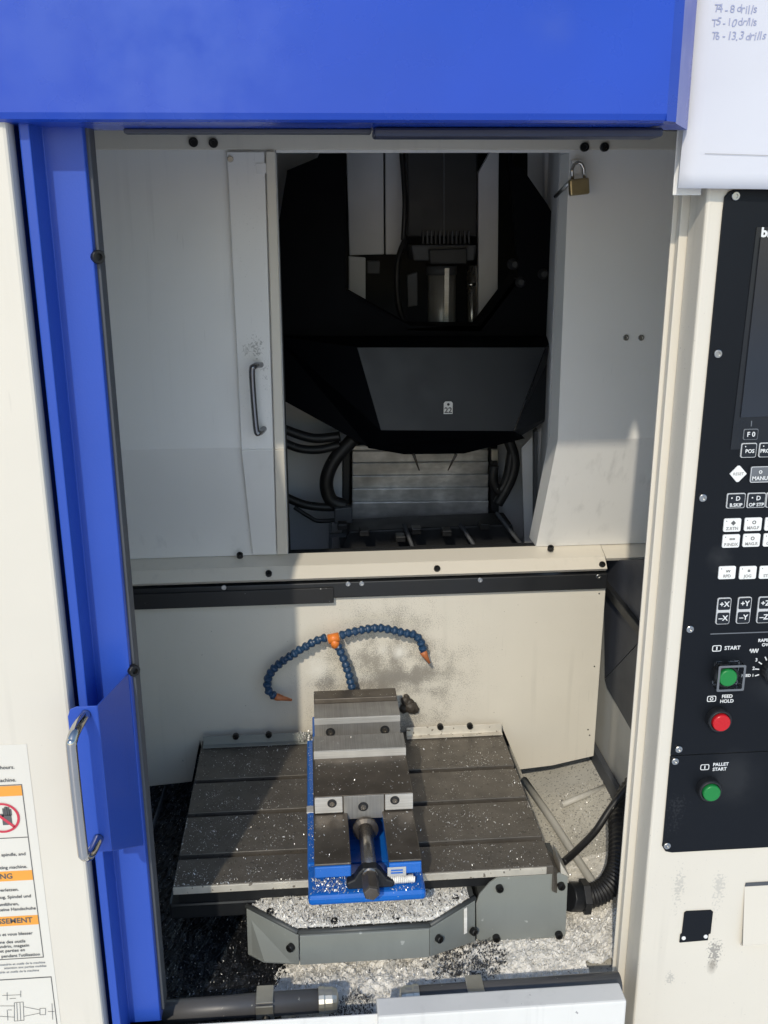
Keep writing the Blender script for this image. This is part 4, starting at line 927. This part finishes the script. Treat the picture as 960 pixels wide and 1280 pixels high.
icon(889.5, 873.5, 'O'); lab('FEED', 909, 870.5, 6.8); lab('HOLD', 908.5, 876.5, 6.8)
icon(881, 959, 'I'); lab('PALLET', 901, 955.5, 6.8); lab('START', 899.5, 961.5, 6.8)
lab('RAPID', 955.5, 800.5, 6.2); lab('OVR', 958, 806, 6.2); lab('FEED 1', 935, 844.5, 5.4); lab('2', 942, 835.5, 6.5); lab('3', 945.5, 825, 6.5)
def button(x, y, mt, name='push_button'):
    c = A(x, y, yp)
    b = part(name, MB().lathe([(.0168, 0), (.0168, .010), (.0155, .0125), (.0132, .0125), (.0128, .010)], (c.x-.003, yp, c.z), (0, -1, 0), 32), 'black', cc_, .0006)
    part('button_cap', MB().lathe([(.0124, .008), (.0124, .0155), (.0112, .0172)], (c.x-.003, yp, c.z), (0, -1, 0), 32), mt, b, .0006)
    return b
button(899, 897, 'red'); button(887, 984, 'green')
b = button(907, 841, 'green')
c = A(907.5, 841, yp); s_ = .0180
gd = MB()
gd.box(c.x-s_, c.x-s_+.002, yp-.017, yp-.001, c.z-s_, c.z+s_).box(c.x+s_-.002, c.x+s_, yp-.017, yp-.001, c.z-s_, c.z+s_)
gd.box(c.x-s_+.002, c.x+s_-.002, yp-.017, yp-.001, c.z+s_-.002, c.z+s_).box(c.x-s_+.002, c.x+s_-.002, yp-.017, yp-.001, c.z-s_, c.z-s_+.002)
part('button_guard', gd, 'clear', cc_, .0005)
part('guard_rim', ringrect(c.x, c.z, 2*s_+.002, 2*s_+.002, .003, yp-.0175), 'key_grey', cc_)
# rapid override dial and its ticks
c = A(964, 838, yp)
part('dial', MB().lathe([(.0150, 0), (.0150, .012), (.0125, .016)], c, (0, -1, 0), 28), 'black', cc_, .0006)
tk = MB()
for ang in (118, 145, 172, 198):
    a_ = R(ang); u = Vector((math.cos(a_), 0, math.sin(a_))); n = Vector((-u.z, 0, u.x))*.0008
    tk.prism([Vector((c.x, yl_, c.z))+u*.0175-n, Vector((c.x, yl_, c.z))+u*.0235-n, Vector((c.x, yl_, c.z))+u*.0235+n, Vector((c.x, yl_, c.z))+u*.0175+n], (0, .0003, 0))
part('dial_ticks', tk, 'print', cc_)
wvb = A(942.5, 813.5, yl_)
part('wave_symbol', MB().tube([(wvb.x+(k-12)*.0005, yl_, wvb.z+.0030*math.sin(k*.85)) for k in range(25)], .0007, 5), 'print', cc_)
# lower square cover and recessed grip
sq = [A(x, y, YC-.002) for x, y in ((855.5, 1141.5), (858, 1139.5), (889, 1138), (891.5, 1140), (888.5, 1167), (886, 1168), (885, 1175.5), (849.5, 1178.5), (850.5, 1169), (852.5, 1167))]
cv = part('cable_cover', MB().prism(sq, (0, .0019, 0)), 'panel', cc_, .0004)
B_w = bolt_mesh('screw', .0032, .002, 'key_white', False)
for (x, y) in ((854.5, 1172.5), (882, 1170.5)): inst('screw', B_w, cv, A(x, y, YC-.002), TOCAM)
r0, r1 = A(932, 1103, YC), A(925, 1176, YC)
part('grip_recess', MB().prism([(r0.x, YC-.0016, r0.z), (.76, YC-.0016, r0.z), (.76, YC-.0016, r0.z-.006), (r0.x-.001, YC-.0016, r0.z-.006)], (0, .001, 0)), 'gasket', cc_)
part('grip_plate', MB().prism([(r0.x-.001, YC-.0007, r0.z-.006), (.76, YC-.0007, r0.z-.006), (.76, YC-.010, r1.z), (r1.x, YC-.010, r1.z)], (0, .0006, 0)) , 'cream', cc_, .0004)
part('grip_lip', MB().prism([(r1.x, YC-.010, r1.z), (.76, YC-.010, r1.z), (.76, YC-.001, r1.z-.004), (r1.x, YC-.001, r1.z-.004)], (0, -.0005, -.001)), 'cream', cc_)

# ------------------------------------------------------------------ paper note on the cabinet
ypn = YC-.016
pn = thing('paper_note', 'white paper sheet with handwritten tool list hanging above the operator panel', 'paper', A(905, 235, ypn))
nx, ny = 10, 16; mb = MB(); vs_ = []
bl_ = A(847.5, 235, ypn); tl_ = bl_+Vector((.006, 0, .279))
for j in range(ny+1):
    for i in range(nx+1):
        u, v = i/nx, j/ny
        x0 = tl_.x+(bl_.x-tl_.x)*v; z_ = tl_.z+(bl_.z-tl_.z)*v-.004*u*v
        yq = ypn+.003*(1-v)-.006*math.sin(u*2.2)*v+(.0012 if abs(v-.845) < .03 else 0)
        vs_.append((x0+u*.216, yq, z_))
mb.add(vs_, [(j*(nx+1)+i, j*(nx+1)+i+1, (j+1)*(nx+1)+i+1, (j+1)*(nx+1)+i) for j in range(ny) for i in range(nx)], True)
o = part('sheet', mb, 'paper', pn)
sl = o.modifiers.new('thick', 'SOLIDIFY'); sl.thickness = .0003
def paper_y(q):
    v = (tl_.z-q.z)/(tl_.z-bl_.z); x0 = tl_.x+(bl_.x-tl_.x)*v; u = (q.x-x0)/.21
    return ypn+.003*(1-v)-.006*math.sin(u*2.2)*v-.0005
for (s, x, y) in (('T4 - 8 drills', 892, 11), ('T5 - 10 drills', 890, 28), ('T6 - 13.3 drills', 889, 45)):
    w_x = A(x, y, ypn)
    for ch in s:
        h_ = random.uniform(.0105, .0130); me_q = Vector((w_x.x, 0, w_x.z+random.uniform(-.0010, .0010)))
        if ch != ' ': text('handwriting', ch, (me_q.x, paper_y(me_q), me_q.z), h_, 'ink', pn, 'LEFT', shear=random.uniform(.0, .3))
        w_x.x += h_*(.42 if ch not in 'il. -' else .24)
fq = [A(x, y, ypn) for x, y in ((880, 192.5), (900, 193.2), (925, 194), (955, 195.1), (985, 196))]
fv = [(q.x, paper_y(q)-.0009+.0001, q.z+dz) for dz in (0, .0006) for q in fq]
part('fold_line', MB().add(fv, [(i, i+1, i+6, i+5) for i in range(4)]), 'print_grey', pn)
